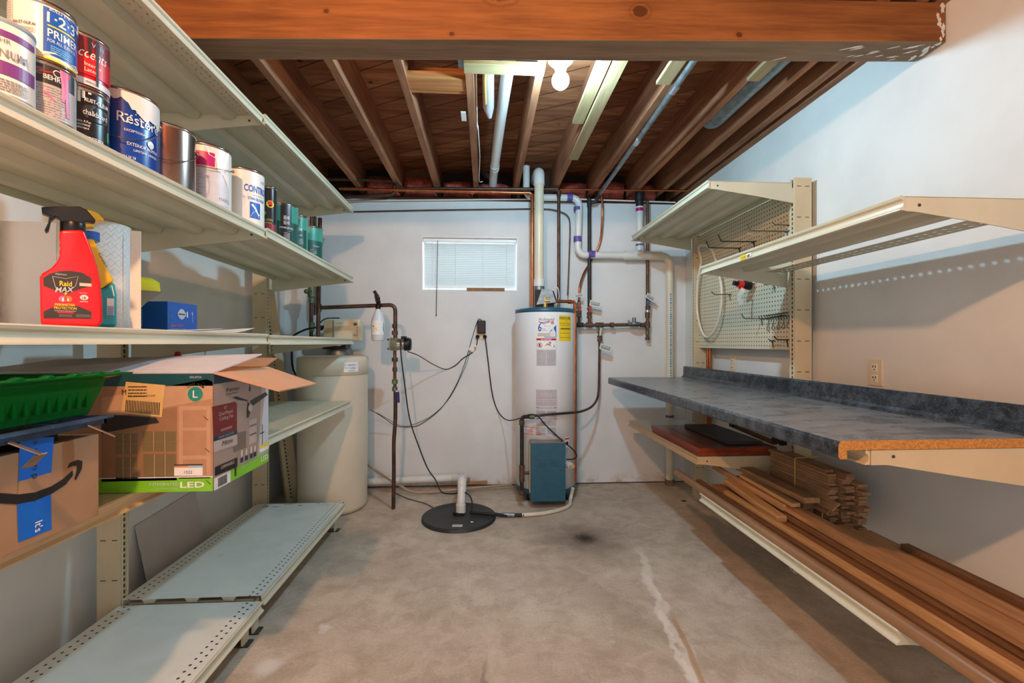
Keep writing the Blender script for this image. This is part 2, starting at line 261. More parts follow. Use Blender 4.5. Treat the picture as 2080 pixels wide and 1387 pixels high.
# ---------------------------------------------------------------- mesh building
class MB:
    def __init__(s): s.v = []; s.f = []; s.mi = []; s.sm = []; s.mats = []
    def _m(s, name):
        if name not in s.mats: s.mats.append(name)
        return s.mats.index(name)
    def add(s, vs, fs, mat, smooth=False):
        o = len(s.v); s.v += [Vector(v) for v in vs]; k = s._m(mat)
        for f in fs: s.f.append([i+o for i in f]); s.mi.append(k); s.sm.append(smooth)
        return s
    def box(s, x0, x1, y0, y1, z0, z1, mat):
        vs = [(x, y, z) for z in (z0, z1) for y in (y0, y1) for x in (x0, x1)]
        return s.add(vs, [(0, 2, 3, 1), (4, 5, 7, 6), (0, 1, 5, 4), (2, 6, 7, 3), (0, 4, 6, 2), (1, 3, 7, 5)], mat)
    def obox(s, c, size, R, mat):
        c = Vector(c); h = Vector(size)/2
        vs = [c+R@Vector((x*h.x, y*h.y, z*h.z)) for z in (-1, 1) for y in (-1, 1) for x in (-1, 1)]
        return s.add(vs, [(0, 2, 3, 1), (4, 5, 7, 6), (0, 1, 5, 4), (2, 6, 7, 3), (0, 4, 6, 2), (1, 3, 7, 5)], mat)
    def bar(s, a, b, w, h, mat, up=(0, 0, 1)):
        a = Vector(a); b = Vector(b); d = (b-a); L = d.length; d.normalize(); r = d.cross(Vector(up)).normalized(); u = r.cross(d)
        R = Matrix((r, d, u)).transposed(); return s.obox((a+b)/2, (w, L, h), R, mat)
    def tube(s, pts, r, mat, n=12, closed=False, caps=True, smooth=True):
        pts = [Vector(p) for p in pts]; N = len(pts); rs = r if isinstance(r, (list, tuple)) else [r]*N
        T = []
        for i in range(N):
            a = pts[(i-1) % N] if (closed or i > 0) else pts[i]; b = pts[(i+1) % N] if (closed or i < N-1) else pts[i]
            T.append((b-a).normalized())
        up = Vector((0, 0, 1)) if abs(T[0].z) < .9 else Vector((1, 0, 0)); x = T[0].cross(up).normalized(); vs = []
        for i in range(N):
            x = (x-T[i]*x.dot(T[i])).normalized(); y = T[i].cross(x)
            vs += [pts[i]+(x*math.cos(2*PI*k/n)+y*math.sin(2*PI*k/n))*rs[i] for k in range(n)]
        fs = [[i*n+k, i*n+(k+1) % n, (i+1)*n+(k+1) % n, (i+1)*n+k] for i in range(N-1) for k in range(n)]
        if closed: fs += [[(N-1)*n+k, (N-1)*n+(k+1) % n, (k+1) % n, k] for k in range(n)]
        s.add(vs, fs, mat, smooth)
        if caps and not closed:
            s.add([vs[k] for k in range(n)], [list(range(n))[::-1]], mat); s.add([vs[(N-1)*n+k] for k in range(n)], [list(range(n))], mat)
        return s
    def cyl(s, a, b, r, mat, n=16, r2=None): return s.tube([a, b], [r, r if r2 is None else r2], mat, n)
    def lathe(s, prof, c, mat, n=32, axis=None, smooth=True, caps=False):
        c = Vector(c); A = Vector(axis or (0, 0, 1)).normalized(); up = Vector((1, 0, 0)) if abs(A.x) < .9 else Vector((0, 1, 0)); X = A.cross(up).normalized(); Y = A.cross(X); vs = []
        for (r, z) in prof: vs += [c+A*z+(X*math.cos(2*PI*k/n)+Y*math.sin(2*PI*k/n))*r for k in range(n)]
        fs = [[i*n+k, i*n+(k+1) % n, (i+1)*n+(k+1) % n, (i+1)*n+k] for i in range(len(prof)-1) for k in range(n)]
        s.add(vs, fs, mat, smooth)
        if caps: s.add(vs[:n], [list(range(n))[::-1]], mat); s.add(vs[-n:], [list(range(n))], mat)
        return s
    def ball(s, c, r, mat, n=16, sx=1, sy=1, sz=1):
        m = n//2; c = Vector(c); vs = []
        for i in range(m+1):
            a = PI*i/m
            vs += [c+Vector((math.sin(a)*math.cos(2*PI*k/n)*r*sx, math.sin(a)*math.sin(2*PI*k/n)*r*sy, -math.cos(a)*r*sz)) for k in range(n)]
        return s.add(vs, [[i*n+k, i*n+(k+1) % n, (i+1)*n+(k+1) % n, (i+1)*n+k] for i in range(m) for k in range(n)], mat, True)
    def prism(s, poly, fn, mat, smooth=False):   # poly: 2-D points, fn(p,q,side)->xyz
        n = len(poly); vs = [fn(p, q, 0) for p, q in poly]+[fn(p, q, 1) for p, q in poly]
        s.add(vs, [list(range(n))[::-1], [n+i for i in range(n)]], mat)
        return s.add(vs, [[i, (i+1) % n, n+(i+1) % n, n+i] for i in range(n)], mat, smooth)
    def xz(s, poly, y0, y1, mat, smooth=False): return s.prism(poly, lambda p, q, k: (p, y1 if k else y0, q), mat, smooth)
    def build(s, name, parent=None, origin=None, bevel=0, sub=0):
        me = bpy.data.meshes.new(name)
        if parent is not None and origin is None: o = wloc(parent)
        elif origin is not None: o = Vector(origin)
        else:
            xs = [v.x for v in s.v]; ys = [v.y for v in s.v]; o = Vector(((min(xs)+max(xs))/2, (min(ys)+max(ys))/2, min(v.z for v in s.v)))
        me.from_pydata([v-o for v in s.v], [], s.f); me.materials.clear()
        for m in s.mats: me.materials.append(MATS[m])
        me.polygons.foreach_set('material_index', s.mi); me.polygons.foreach_set('use_smooth', s.sm); me.validate(); me.update()
        if any(s.sm) or bevel:
            import bmesh
            b = bmesh.new(); b.from_mesh(me)
            bmesh.ops.remove_doubles(b, verts=b.verts, dist=1e-6) if bevel else None
            bmesh.ops.recalc_face_normals(b, faces=b.faces); b.to_mesh(me); b.free()
        ob = bpy.data.objects.new(name, me); COL.objects.link(ob); ob.location = o-(wloc(parent) if parent is not None else Vector((0, 0, 0))); ob.parent = parent
        if bevel: md = ob.modifiers.new('bevel', 'BEVEL'); md.width = bevel; md.segments = 2; md.limit_method = 'ANGLE'; md.angle_limit = .7
        if sub: md = ob.modifiers.new('sub', 'SUBSURF'); md.levels = sub; md.render_levels = sub
        return ob
def wloc(o):
    p = Vector((0, 0, 0))
    while o is not None: p = p+o.location; o = o.parent
    return p
def tag(o, label, cat, group=None):
    o['label'] = label; o['category'] = cat
    if group: o['group'] = group
    return o
def thing(name, label, cat, loc, group=None):
    o = bpy.data.objects.new(name, None); o.empty_display_size = .05; COL.objects.link(o); o.location = loc; return tag(o, label, cat, group)
def struct(o): o['kind'] = 'structure'; return o
def copy_tree(src, delta, label, parent=None):
    c = src.copy(); COL.objects.link(c)
    if parent is None: c.location = src.location+Vector(delta); c['label'] = label
    else: c.parent = parent
    for ch in list(src.children): copy_tree(ch, delta, label, c)
    return c
def smooth_path(pts, it=3):
    pts = [Vector(p) for p in pts]; N = len(pts); out = []
    for i in range(N-1):
        p0 = pts[max(i-1, 0)]; p1 = pts[i]; p2 = pts[i+1]; p3 = pts[min(i+2, N-1)]
        for k in range(it):
            t_ = k/it; out.append(.5*((2*p1)+(p2-p0)*t_+(2*p0-5*p1+4*p2-p3)*t_*t_+(3*p1-p0-3*p2+p3)*t_**3))
    return out+[pts[-1]]
def elbow_path(pts, r, k=5):
    pts = [Vector(p) for p in pts]; out = [pts[0]]
    for i in range(1, len(pts)-1):
        a = (pts[i-1]-pts[i]); b = (pts[i+1]-pts[i]); q = min(r, a.length*.45, b.length*.45); p1 = pts[i]+a.normalized()*q; p2 = pts[i]+b.normalized()*q
        for j in range(k+1): t_ = j/k; out.append((1-t_)**2*p1+2*t_*(1-t_)*pts[i]+t_*t_*p2)
    return out+[pts[-1]]
# ---- flat printed artwork, mapped on a plane or round a can
class Art:
    def __init__(s, nseg=.01): s.mb = MB(); s.wk = 1.0; s.nseg = nseg
    def rect(s, x0, y0, x1, y1, mat, layer=1):
        n = max(1, int(abs(x1-x0)/s.nseg)); vs = []
        for i in range(n+1): x = x0+(x1-x0)*i/n; vs += [(x, y0, layer), (x, y1, layer)]
        s.mb.add(vs, [[2*i, 2*i+2, 2*i+3, 2*i+1] for i in range(n)], mat); return s
    def poly(s, pts, mat, layer=1): s.mb.add([(x, y, layer) for x, y in pts], [list(range(len(pts)))], mat); return s
    def disc(s, x, y, r, mat, layer=1, ry=None, n=24): return s.poly([(x+r*math.cos(2*PI*k/n), y+(ry or r)*math.sin(2*PI*k/n)) for k in range(n)], mat, layer)
    def stroke(s, pts, w, mat, layer=1):
        P = [Vector((*p, 0)) for p in pts]; ws = w if isinstance(w, list) else [w]*len(P); vs = []
        for i, p in enumerate(P):
            d = (P[min(i+1, len(P)-1)]-P[max(i-1, 0)]).normalized(); n_ = Vector((-d.y, d.x, 0))*ws[i]/2; vs += [(p.x+n_.x, p.y+n_.y, layer), (p.x-n_.x, p.y-n_.y, layer)]
        s.mb.add(vs, [[2*i, 2*i+2, 2*i+3, 2*i+1] for i in range(len(P)-1)], mat); return s
    def text(s, txt, x, y, h, mat, layer=2, w=None, align='l', rot=0, bold=0, shear=0):
        cu = bpy.data.curves.new('txt', 'FONT'); cu.body = txt; cu.size = 1; cu.fill_mode = 'FRONT'; cu.resolution_u = 2; cu.offset = min(bold*.4, .018); cu.shear = shear
        ob = bpy.data.objects.new('txt', cu); me = bpy.data.meshes.new_from_object(ob)
        vs = [v.co.copy() for v in me.vertices]; fs = [list(p.vertices) for p in me.polygons]
        bpy.data.meshes.remove(me); bpy.data.objects.remove(ob); bpy.data.curves.remove(cu)
        if not vs: return s
        if w: w = w*s.wk
        x0 = min(v.x for v in vs); x1 = max(v.x for v in vs); W = x1-x0; k = h/.72; kx = (w/W) if w else k; L = W*kx; off = {'l': 0, 'c': -L/2, 'r': -L}[align]
        out = []; c_, s_ = math.cos(rot), math.sin(rot)
        for v in vs: px, py = (v.x-x0)*kx+off, v.y*k; out.append((x+px*c_-py*s_, y+px*s_+py*c_, layer))
        s.mb.add(out, fs, mat); return s
    def lines(s, x0, y0, x1, y1, n, mat, layer=2, fill=.45, seed=1):   # rows of tiny print
        R = random.Random(seed); dy = (y1-y0)/n
        for i in range(n):
            x = x0; yb = y0+dy*i
            while x < x1-.001:
                L = min(x1-x, (x1-x0)*R.uniform(.06, .2)); s.mb.add([(x, yb, layer), (x+L*.86, yb, layer), (x+L*.86, yb+dy*fill, layer), (x, yb+dy*fill, layer)], [(0, 1, 2, 3)], mat); x += L
        return s
    def bars(s, x0, y0, x1, y1, mat='ink_black', layer=3, n=22, seed=3, vertical=True):
        R = random.Random(seed); x = x0; q = (x1-x0)/n if vertical else (y1-y0)/n; e = x1 if vertical else y1
        x = x0 if vertical else y0
        while x < e-q:
            w_ = q*R.uniform(.25, .75)
            s.rect(x, y0, x+w_, y1, mat, layer) if vertical else s.rect(x0, x, x1, x+w_, mat, layer)
            x += w_+q*R.uniform(.3, .6)
        return s
    def build(s, name, parent, fn, step=.0004):
        s.mb.v = [Vector(fn(v.x, v.y, v.z*step)) for v in s.mb.v]; return s.mb.build(name, parent)
def plane_fn(o, right, up):
    o = Vector(o); r = Vector(right).normalized(); u = Vector(up).normalized(); n_ = r.cross(u)
    return lambda x, y, q: o+r*x+u*y+n_*q
def cyl_fn(cx, cy, z0, R, ang0): return lambda x, y, q: (cx+(R+q+.0004)*math.cos(ang0+x/R), cy+(R+q+.0004)*math.sin(ang0+x/R), z0+y)
# ================================================================ the room
XL, XR, YB, YF = -1.78, 1.88, 4.17, -1.6
ZW = 2.60; ZJ = 2.69; ZS = 2.93
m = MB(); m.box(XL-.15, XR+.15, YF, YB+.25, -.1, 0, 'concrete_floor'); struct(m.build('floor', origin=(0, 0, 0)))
m = MB(); m.box(XL-.15, XL, YF, YB+.25, 0, ZS, 'wall_paint'); struct(m.build('wall_left', origin=(0, 0, 0)))
m = MB(); m.box(XR, XR+.15, YF, YB+.25, 0, ZS, 'wall_paint'); struct(m.build('wall_right', origin=(0, 0, 0)))
wx0, wx1, wz0, wz1 = -.572, .298, 1.780, 2.268
m = MB()
for a in ((XL, wx0, 0, ZW), (wx1, XR, 0, ZW), (wx0, wx1, 0, wz0), (wx0, wx1, wz1, ZW)): m.box(a[0], a[1], YB, YB+.25, a[2], a[3], 'wall_paint_back')
struct(m.build('wall_back', origin=(0, 0, 0)))
m = MB(); m.box(XL, XR, YB-.006, YB, .0, .007, 'sill_dark'); struct(m.build('trim_3'))
# subfloor above the joists
m = MB(); m.box(XL-.15, XR+.15, YF, YB+.25, ZS, ZS+.03, 'subfloor_boards'); struct(m.build('ceiling', origin=(0, 0, 0)))
m = MB(); m.box(XL, XR, YB+.02, YB+.25, ZW, ZW+.035, 'sill_wood'); m.box(XL, XR, YB+.2, YB+.25, ZW+.035, ZS, 'sill_dark'); struct(m.build('trim_1'))
# joists
JX = [-1.49, -1.125, -.768, -.432, -.08, .282, .638, .992, 1.376, 1.778]
jn = ['leftmost ceiling joist, dark, just above the top left shelf', 'second ceiling joist from the left, dark, behind the left shelving', 'third ceiling joist from the left', 'ceiling joist with the short blocking nailed to its right side',
      'ceiling joist holding the left end of the pale cross board', 'ceiling joist holding the right end of the pale cross board', 'ceiling joist with two pale boards nailed under it, right of the bulb',
      'ceiling joist running beside the black gas line', 'ceiling joist left of the galvanized duct', 'rightmost ceiling joist, tight against the right wall']
JW = .042
for i, x in enumerate(JX):
    m = MB(); m.box(x-JW/2, x+JW/2, YF, YB+.19, ZJ, ZS-.001, 'joist_wood'); tag(m.build('ceiling_joist'), 'brown wooden '+jn[i], 'joist', 'ceiling joists')
m = MB(); m.box(1.60, 1.642, YF, YB+.19, ZJ, ZS-.001, 'joist_wood'); tag(m.build('ceiling_joist'), 'brown wooden ceiling joist between the galvanized duct and the right wall', 'joist', 'ceiling joists')
m = MB(); m.box(1.836, XR-.001, YF, YB+.19, ZJ-.004, ZS-.001, 'joist_wood'); tag(m.build('rim_board'), 'dark brown rim board along the top of the right wall', 'board')
# big beam
m = MB(); bl = (XL+.02, 1.875); by = (1.855, 1.745); dp = .135
a0, a1 = bl; zb0, zb1 = 2.475, 2.528; T = .165
vs = [(a0, by[0], zb0), (a1, by[1], zb1), (a1, by[1]+dp, zb1), (a0, by[0]+dp, zb0), (a0, by[0], ZJ-.001), (a1, by[1], ZJ-.001), (a1, by[1]+dp, ZJ-.001), (a0, by[0]+dp, ZJ-.001)]
m.add(vs, [(4, 5, 6, 7), (0, 1, 5, 4), (1, 2, 6, 5), (2, 3, 7, 6), (3, 0, 4, 7)], 'beam_wood'); m.add(vs, [(0, 3, 2, 1)], 'beam_under')
bm_ = thing('support_beam', 'thick orange-brown wooden beam spanning the room under the joists', 'beam', (0, 1.8, 2.5)); m.build('timber', bm_, bevel=.004)
m = MB()
R = random.Random(9)
def blob(c, r, e1, e2):
    c = Vector(c); e1 = Vector(e1); e2 = Vector(e2); n = 12; q = [R.uniform(.5, 1.1) for _ in range(n)]; n_ = e1.cross(e2).normalized()*.0006
    vs = [c+e1*r*q[k]*math.cos(2*PI*k/n)+e2*r*q[k]*math.sin(2*PI*k/n) for k in range(n)]; m.add(vs+[v+n_ for v in vs], [list(range(n))[::-1], [n+k for k in range(n)]]+[[k, (k+1) % n, n+(k+1) % n, n+k] for k in range(n)], 'paint_drip')
fy = lambda x: by[0]+(by[1]-by[0])*(x-a0)/(a1-a0)
for k in range(9): x = 1.868-R.uniform(0, .035); blob((x, fy(x)-.0008, 2.535+.016*k+R.uniform(0, .01)), R.uniform(.006, .013), (1, 0, 0), (0, 0, 1.6))
for k in range(16): x = 1.25+R.uniform(0, .55); blob((x, fy(x)+R.uniform(.03, .12), zb0+(zb1-zb0)*(x-a0)/(a1-a0)-.0008), R.uniform(.003, .007), (5, -2.5, .0), (0, -1, 0))
for k in range(8): x = 1.86-R.uniform(0, .03); blob((x, fy(x)+.015+.014*k, zb1-.0012), R.uniform(.008, .014), (1, 0, 0), (0, -1.4, 0))
m.build('paint_smear', bm_)

# pink insulation batts between the joist ends
batt = [(-.94, 2.80, 1, 'orange pink'), (-.60, 2.80, 1, 'orange pink'), (-.25, 2.77, 0, 'dark pink'), (.09, 2.75, 1, 'pink'), (.82, 2.78, 0, 'dark pink'), (1.18, 2.80, 0, 'dark pink'), (1.49, 2.78, 0, 'dark pink')]
bl_lab = ['orange-pink insulation batt above the left end of the copper line', 'orange-pink insulation batt above the pipe elbow', 'dark pink insulation left of the white overhead pipe', 'pale pink insulation packed round the end of the white overhead pipe',
          'dark pink insulation batt right of the vent elbow', 'dark pink insulation batt left of the black drain coupling', 'dark pink insulation batt in the bay over the black drain coupling']
for i, (x, z, k, _) in enumerate(batt):
    R = random.Random(i); m = MB(); n = 14; W = .15 if k else .14; vs = []
    for a in range(n+1):
        for b in range(9):
            u = a/n; v_ = b/8; yy = YB+.12-.16*math.sin(PI*v_)**.6*(math.sin(PI*u)**.3+.02)+R.uniform(-.012, .012); vs.append((x-W+2*W*u, yy, ZW+.04+(z-ZW-.0)*v_))
    m.add(vs, [[a*9+b, a*9+b+1, (a+1)*9+b+1, (a+1)*9+b] for a in range(n) for b in range(8)], 'pink_insulation', True)
    m.box(x-W, x+W, YB+.10, YB+.19, ZW+.04, z+.03, 'pink_insulation')
    tag(m.build('insulation_batt'), bl_lab[i], 'insulation', 'insulation between the joist ends')

# pale boards on the joists
def board(name, label, x0, x1, y0, y1, z0, z1, mat, cat='board', group=None):
    m = MB(); m.box(x0, x1, y0, y1, z0, z1, mat); return tag(m.build(name, bevel=.001), label, cat, group)
board('cleat_board', 'pale cross board nailed under two joists, in front of the white overhead pipe', -.105, .30, 2.235, 2.32, ZJ-.021, ZJ-.001, 'pine_cross')
p = PZ(1122, 250, ZJ-.02); board('cleat_board', 'pale board under the ceiling, just right of the bulb', .545, .612, 2.02, p.y, ZJ-.021, ZJ-.001, 'pine_cleat', group='pale boards nailed under the joists')
board('cleat_board', 'long pale board under the joist, second to the right of the bulb', .618, .684, 2.02, 3.32, ZJ-.041, ZJ-.022, 'pine_cleat', group='pale boards nailed under the joists')
board('cleat_board', 'pair of short pale boards left of the black gas line', .905, .978, 2.02, 2.36, ZJ-.021, ZJ-.001, 'pine_cleat', group='pale boards nailed under the joists')
board('cleat_board', 'short pale board stub right of the black gas line', 1.365, 1.43, 2.0, 2.30, ZJ-.021, ZJ-.001, 'pine_cleat', group='pale boards nailed under the joists')
p0 = PZ(838, 170, 2.74); m = MB(); m.box(-.411, -.101, 2.53, 2.57, ZJ+.01, ZJ+.13, 'blocking_wood'); m.box(-.411, -.101, 2.42, 2.53, ZJ+.005, ZJ+.045, 'blocking_wood'); tag(m.build('joist_blocking'), 'short brown wood blocking nailed between two joists left of the pale cross board', 'blocking')
m = MB(); m.box(-.155, -.125, 2.2, 2.9, ZS-.01, ZS-.004, 'galvanized'); m.box(-.145, -.115, 2.75, 2.86, ZJ-.0, ZJ+.004, 'tag_white'); tag(m.build('metal_strap'), 'punched grey metal strap hanging behind the blocking', 'strap')
# overhead white pipe
m = MB(); x_ = .108; m.tube([(.145, 1.95, 2.80), (.105, 3.0, 2.79), (.075, 4.02, 2.775), (.072, 4.14, 2.74)], .036, 'pvc_white', 18); m.tube([(.142, 2.0, 2.80), (.132, 2.29, 2.798)], .043, 'pvc_white', 18)
for y in (3.78, 3.84): m.tube([(.082, y, 2.778), (.081, y+.02, 2.777)], .039, 'pvc_white', 18)
tag(m.build('overhead_drain_pipe'), 'white plastic pipe running under the ceiling from the beam to the back wall', 'pipe')
# bagged fibre bundle and wire
m = MB(); m.tube([(.02, 2.0, 2.78), (.018, 2.5, 2.77), (.022, 2.78, 2.74), (.03, 2.83, 2.70)], [.03, .032, .034, .012], 'ink_grey2', 10); m.tube([(.012, 2.05, 2.75), (.0, 2.5, 2.74), (.004, 2.7, 2.72)], .008, 'ink_gold', 8); tag(m.build('plastic_bag'), 'long clear plastic bag of papers hung beside a joist', 'bag')
m = MB(); m.tube(smooth_path([(-.045, 2.3, 2.78), (-.05, 2.9, 2.73), (-.045, 3.0, 2.70), (-.04, 3.5, 2.73), (-.05, 3.95, 2.71), (-.02, 4.0, 2.72)], 4), .0045, 'tag_white', 6); tag(m.build('ceiling_wire'), 'thin pale wire stapled along a joist behind the plastic bag', 'wire')
# galvanized duct
a = Vector((1.497, 2.0, 2.775)); b = Vector((1.487, 2.86, 2.775)); m = MB(); m.tube(elbow_path([a, b+Vector((0, .06, 0)), (1.487, 2.94, 2.90)], .06), .072, 'galvanized', 28)
m.tube([b-Vector((0, .03, 0)), b-Vector((0, .015, 0))], .0755, 'galvanized', 28); tag(m.build('galvanized_duct'), 'round grey galvanized duct between two joists on the right', 'duct')
# light fixtures
def lamp(name, label, c, mat, r=.042):
    t_ = thing(name, label, 'lamp', c); c = Vector(c)
    m = MB(); m.lathe([(0, .075), (.062, .075), (.062, .062), (.05, .05), (.03, .03), (.026, .012)], c, 'porcelain', 32); lh = m.build('lamp_holder', t_)
    m = MB(); m.ball(c+Vector((0, 0, -.035)), r, mat, 24); m.tube([c+Vector((0, 0, .015)), c+Vector((0, 0, -.008))], .018, 'porcelain', 16); m.build('bulb', lh)
lamp('ceiling_lamp', 'lit white bulb in a round porcelain holder behind the beam', (.368, 2.2, 2.615), 'bulb_cool')
lamp('ceiling_lamp', 'warm lit bulb in a porcelain holder on the near side of the beam', (-.5, -.1, 2.615), 'bulb_warm')

# ================================================================ shelving
def shelf(label, side, xf, D, y0, y1, zt, deck, group, tan=False, ribs=(.26, .52, .82), bracket=True, legs=False, slope=0, strip=False):
    class MBt(MB):
        def build(s, *a, **k):
            for v in s.v: v.z += slope*(v.y-y0)
            return MB.build(s, *a, **k)
    s_ = side; X = lambda d: xf+s_*d; st = 'shelf_steel_tan' if tan else 'shelf_steel'
    t_ = thing('metal_shelf', label, 'shelf', (X(D/2), (y0+y1)/2, zt-.04), group)
    m = MBt(); Dd = .40 if strip else D; m.box(min(X(.004), X(Dd)), max(X(.004), X(Dd)), y0+.002, y1-.002, zt-.0016, zt, deck)
    m.build('deck', t_, origin=(xf, y0, zt))
    m = MBt(); pr = [(.012, -.0018), (.001, .002), (-.003, -.002), (-.001, -.009), (.006, -.013), (.008, -.022), (.005, -.032), (-.004, -.039), (-.005, -.043), (.012, -.043)]
    m.xz([(X(d), zt+z) for d, z in pr], y0+.001, y1-.001, st); m.build('front_rail', t_)
    for q in ribs:
        m = MBt(); c = D*q; m.xz([(X(c-.034), zt-.002), (X(c-.02), zt-.026), (X(c+.02), zt-.026), (X(c+.034), zt-.002)], y0+.012, y1-.012, st); m.build('rib', t_)
    m = MBt(); m.xz([(X(D-.006), zt-.0018), (X(D), zt-.0018), (X(D), zt-.03), (X(D-.006), zt-.03)], y0+.004, y1-.004, st); m.build('back_flange', t_)
    if strip:
        m = MBt(); m.xz([(X(.385), zt-.026), (X(D-.006), zt-.030), (X(D-.006), zt-.0315), (X(.385), zt-.0275)], y0+.01, y1-.01, 'deck_strip'); m.build('perforated_strip', t_, origin=(xf, y0, zt))
    if bracket:
        for yy, inn in ((y0+.004, 1), (y1-.008, -1)):
            m = MBt(); m.xz([(X(.014), zt-.002), (X(D+.018), zt-.002), (X(D+.018), zt-.118), (X(D*.55), zt-.078), (X(.05), zt-.046), (X(.014), zt-.044)], yy, yy+.004, st)
            m.cyl((X(.06), yy-.0015, zt-.026), (X(.06), yy+.0055, zt-.026), .005, 'shelf_dark', 10); m.build('bracket', t_)
    if legs:
        for yy in (y0+.03, y1-.05):
            m = MBt(); m.box(X(.055)-.004, X(.055)+.004, yy-.02, yy+.03, 0.0, zt-.04, st); m.box(min(X(.03), X(.1)), max(X(.03), X(.1)), yy-.02, yy+.03, 0, .006, 'shelf_dark'); m.build('leg', t_)
            m = MBt(); m.box(min(X(.06), X(D-.01)), max(X(.06), X(D-.01)), yy, yy+.004, .06, zt-.03, st); m.build('base_bracket', t_)
    return t_
XF = -.99; DL = .575; YJ = 2.105; YE = 3.475; YN = .78
LG = 'steel shelves on the left wall'
TZ1, TS1, TZ2, TS2 = 2.335, -.012, 2.335, -.012
shelf('topmost left steel shelf, near section, seen from below at the frame top', -1, XF, DL, YN, YJ, TZ1, 'deck_left', LG, slope=TS1)
shelf('topmost left steel shelf, far section, empty, under the joists', -1, XF, DL, YJ+.012, YE, TZ2, 'deck_left', LG, slope=TS2)
shelf('left steel shelf carrying the paint cans, near section', -1, XF, DL, YN, YJ+.02, 1.815, 'deck_left', LG)
shelf('left steel shelf carrying the green cans, far section', -1, XF, DL, YJ+.032, YE+.02, 1.825, 'deck_left', LG, slope=-.02)
shelf('left steel shelf carrying the red spray bottle, near section', -1, XF, DL, YN, YJ+.04, 1.340, 'deck_left', LG, ribs=(.5,))
shelf('empty left steel shelf at eye level in front of the beige water softener head', -1, XF, DL, YJ+.052, YE+.03, 1.336, 'deck_left', LG, ribs=(.5,))
shelf('left steel shelf under the two cardboard boxes', -1, XF, DL, YN, YJ-.02, .878, 'deck_left', LG, tan=True)
shelf('empty left steel shelf right of the ceiling fan box', -1, XF, DL, YJ-.008, YE-.045, .875, 'deck_left', LG)
shelf('bottom left steel base deck, near section with rows of holes', -1, XF+.01, DL+.03, YN, 2.075, .160, 'deck_base', LG, bracket=False, legs=True)
shelf('bottom left steel base deck, far section, rusty at its far end', -1, XF+.01, DL+.03, 2.082, 3.27, .180, 'deck_base_rust', LG, bracket=False, legs=True)
def upright(label, x0, x1, y, z0, z1, side, group):
    t_ = thing('shelf_upright', label, 'upright', ((x0+x1)/2, y, z0), group)
    m = MB(); m.box(x0, x1, y-.022, y+.022, z0, z1, 'upright_steel'); m.build('post', t_, origin=((x0+x1)/2, y, z0))
    xf = x0 if side > 0 else x1
    m = MB(); m.box(xf-.003, xf+.003, y-.017, y-.012, z0, z1-.01, 'shelf_steel'); m.box(xf-.003, xf+.003, y+.010, y+.015, z0, z1-.01, 'shelf_steel'); m.build('edge_lip', t_)
    return t_
upright('beige slotted upright on the left wall, nearer one beside the ceiling fan box', -1.69, -1.59, 2.11, .0, 2.33, -1, 'left slotted uprights')
upright('beige slotted upright on the left wall, farther one near the water softener', -1.70, -1.60, 3.46, .0, 2.33, -1, 'left slotted uprights')
# loose upright leaning behind the far deck
m = MB(); a = PZ(590, 1000, .19); base = Vector((-1.53, 3.74, .0)); top = Vector((-1.70, 3.62, 1.85)); d = (top-base).normalized()
m.bar(base, top, .10, .04, 'shelf_steel_tan', up=(.7, -.7, 0)); m.bar(base+Vector((.0, -.03, 0)), top+Vector((0, -.03, 0)), .012, .02, 'shelf_steel', up=(.7, -.7, 0))
ld = thing('spare_upright', 'spare beige upright leaning on the left wall beside the water softener', 'upright', base); m.build('post', ld)
m = MB()
for k in range(58): p = base+d*(.08+k*.03)+Vector((.012, -.047, 0)); m.bar(p, p+d*.016, .008, .004, 'shelf_dark', up=(.7, -.7, 0))
m.build('slot_row', ld)['kind'] = 'stuff'
# thin panel leaning on the left wall under the shelves
m = MB(); m.add([(-1.70, 2.42, .001), (-1.70, 2.9, .001), (-1.776, 2.9, .40), (-1.776, 2.42, .37), (-1.696, 2.42, .001), (-1.696, 2.9, .001), (-1.772, 2.9, .402), (-1.772, 2.42, .372)], [(0, 1, 2, 3), (7, 6, 5, 4), (0, 4, 5, 1), (1, 5, 6, 2), (2, 6, 7, 3), (3, 7, 4, 0)], 'thin_panel')
tag(m.build('thin_panel'), 'thin grey panel leaning on the left wall behind the base deck', 'panel')

RG = 'steel shelves on the right wall'
RX = 1.24; DR = .5
shelf('upper far steel shelf on the right wall, above the pegboard', 1, RX, DR, 2.47, 3.79, 2.208, 'deck_right', RG)
shelf('nearest steel shelf on the right wall, tan bracket and perforated back edge', 1, RX, DR, 1.285, 2.555, 1.74, 'deck_right_plain', RG, ribs=(.28, .55), strip=True)
shelf('steel shelf on the right wall holding the red cabinet door', 1, RX-.02, DR, 2.55, 3.80, .645, 'deck_right', RG, tan=True)
shelf('lowest steel shelf on the right wall under the long boards', 1, RX, DR, 1.295, 2.56, .435, 'deck_right', RG)
upright('beige slotted upright at the near edge of the pegboard', 1.745, 1.845, 2.49, 0, 2.235, 1, 'right slotted uprights')
upright('beige slotted upright at the far edge of the pegboard near the corner', 1.745, 1.845, 3.72, 0, 2.235, 1, 'right slotted uprights')
m = MB(); a = PX(1287, 470, 1.24)
pg = thing('pegboard', 'cream pegboard between the two right uprights', 'pegboard', (1.79, 3.1, 1.27)); m = MB(); m.box(1.785, 1.79, 2.515, 3.70, 1.262, 2.235, 'pegboard_paint'); m.build('panel', pg)
m = MB(); m.box(1.79, 1.80, 2.515, 3.70, 1.262, 1.28, 'shelf_steel'); m.build('bottom_rail', pg)
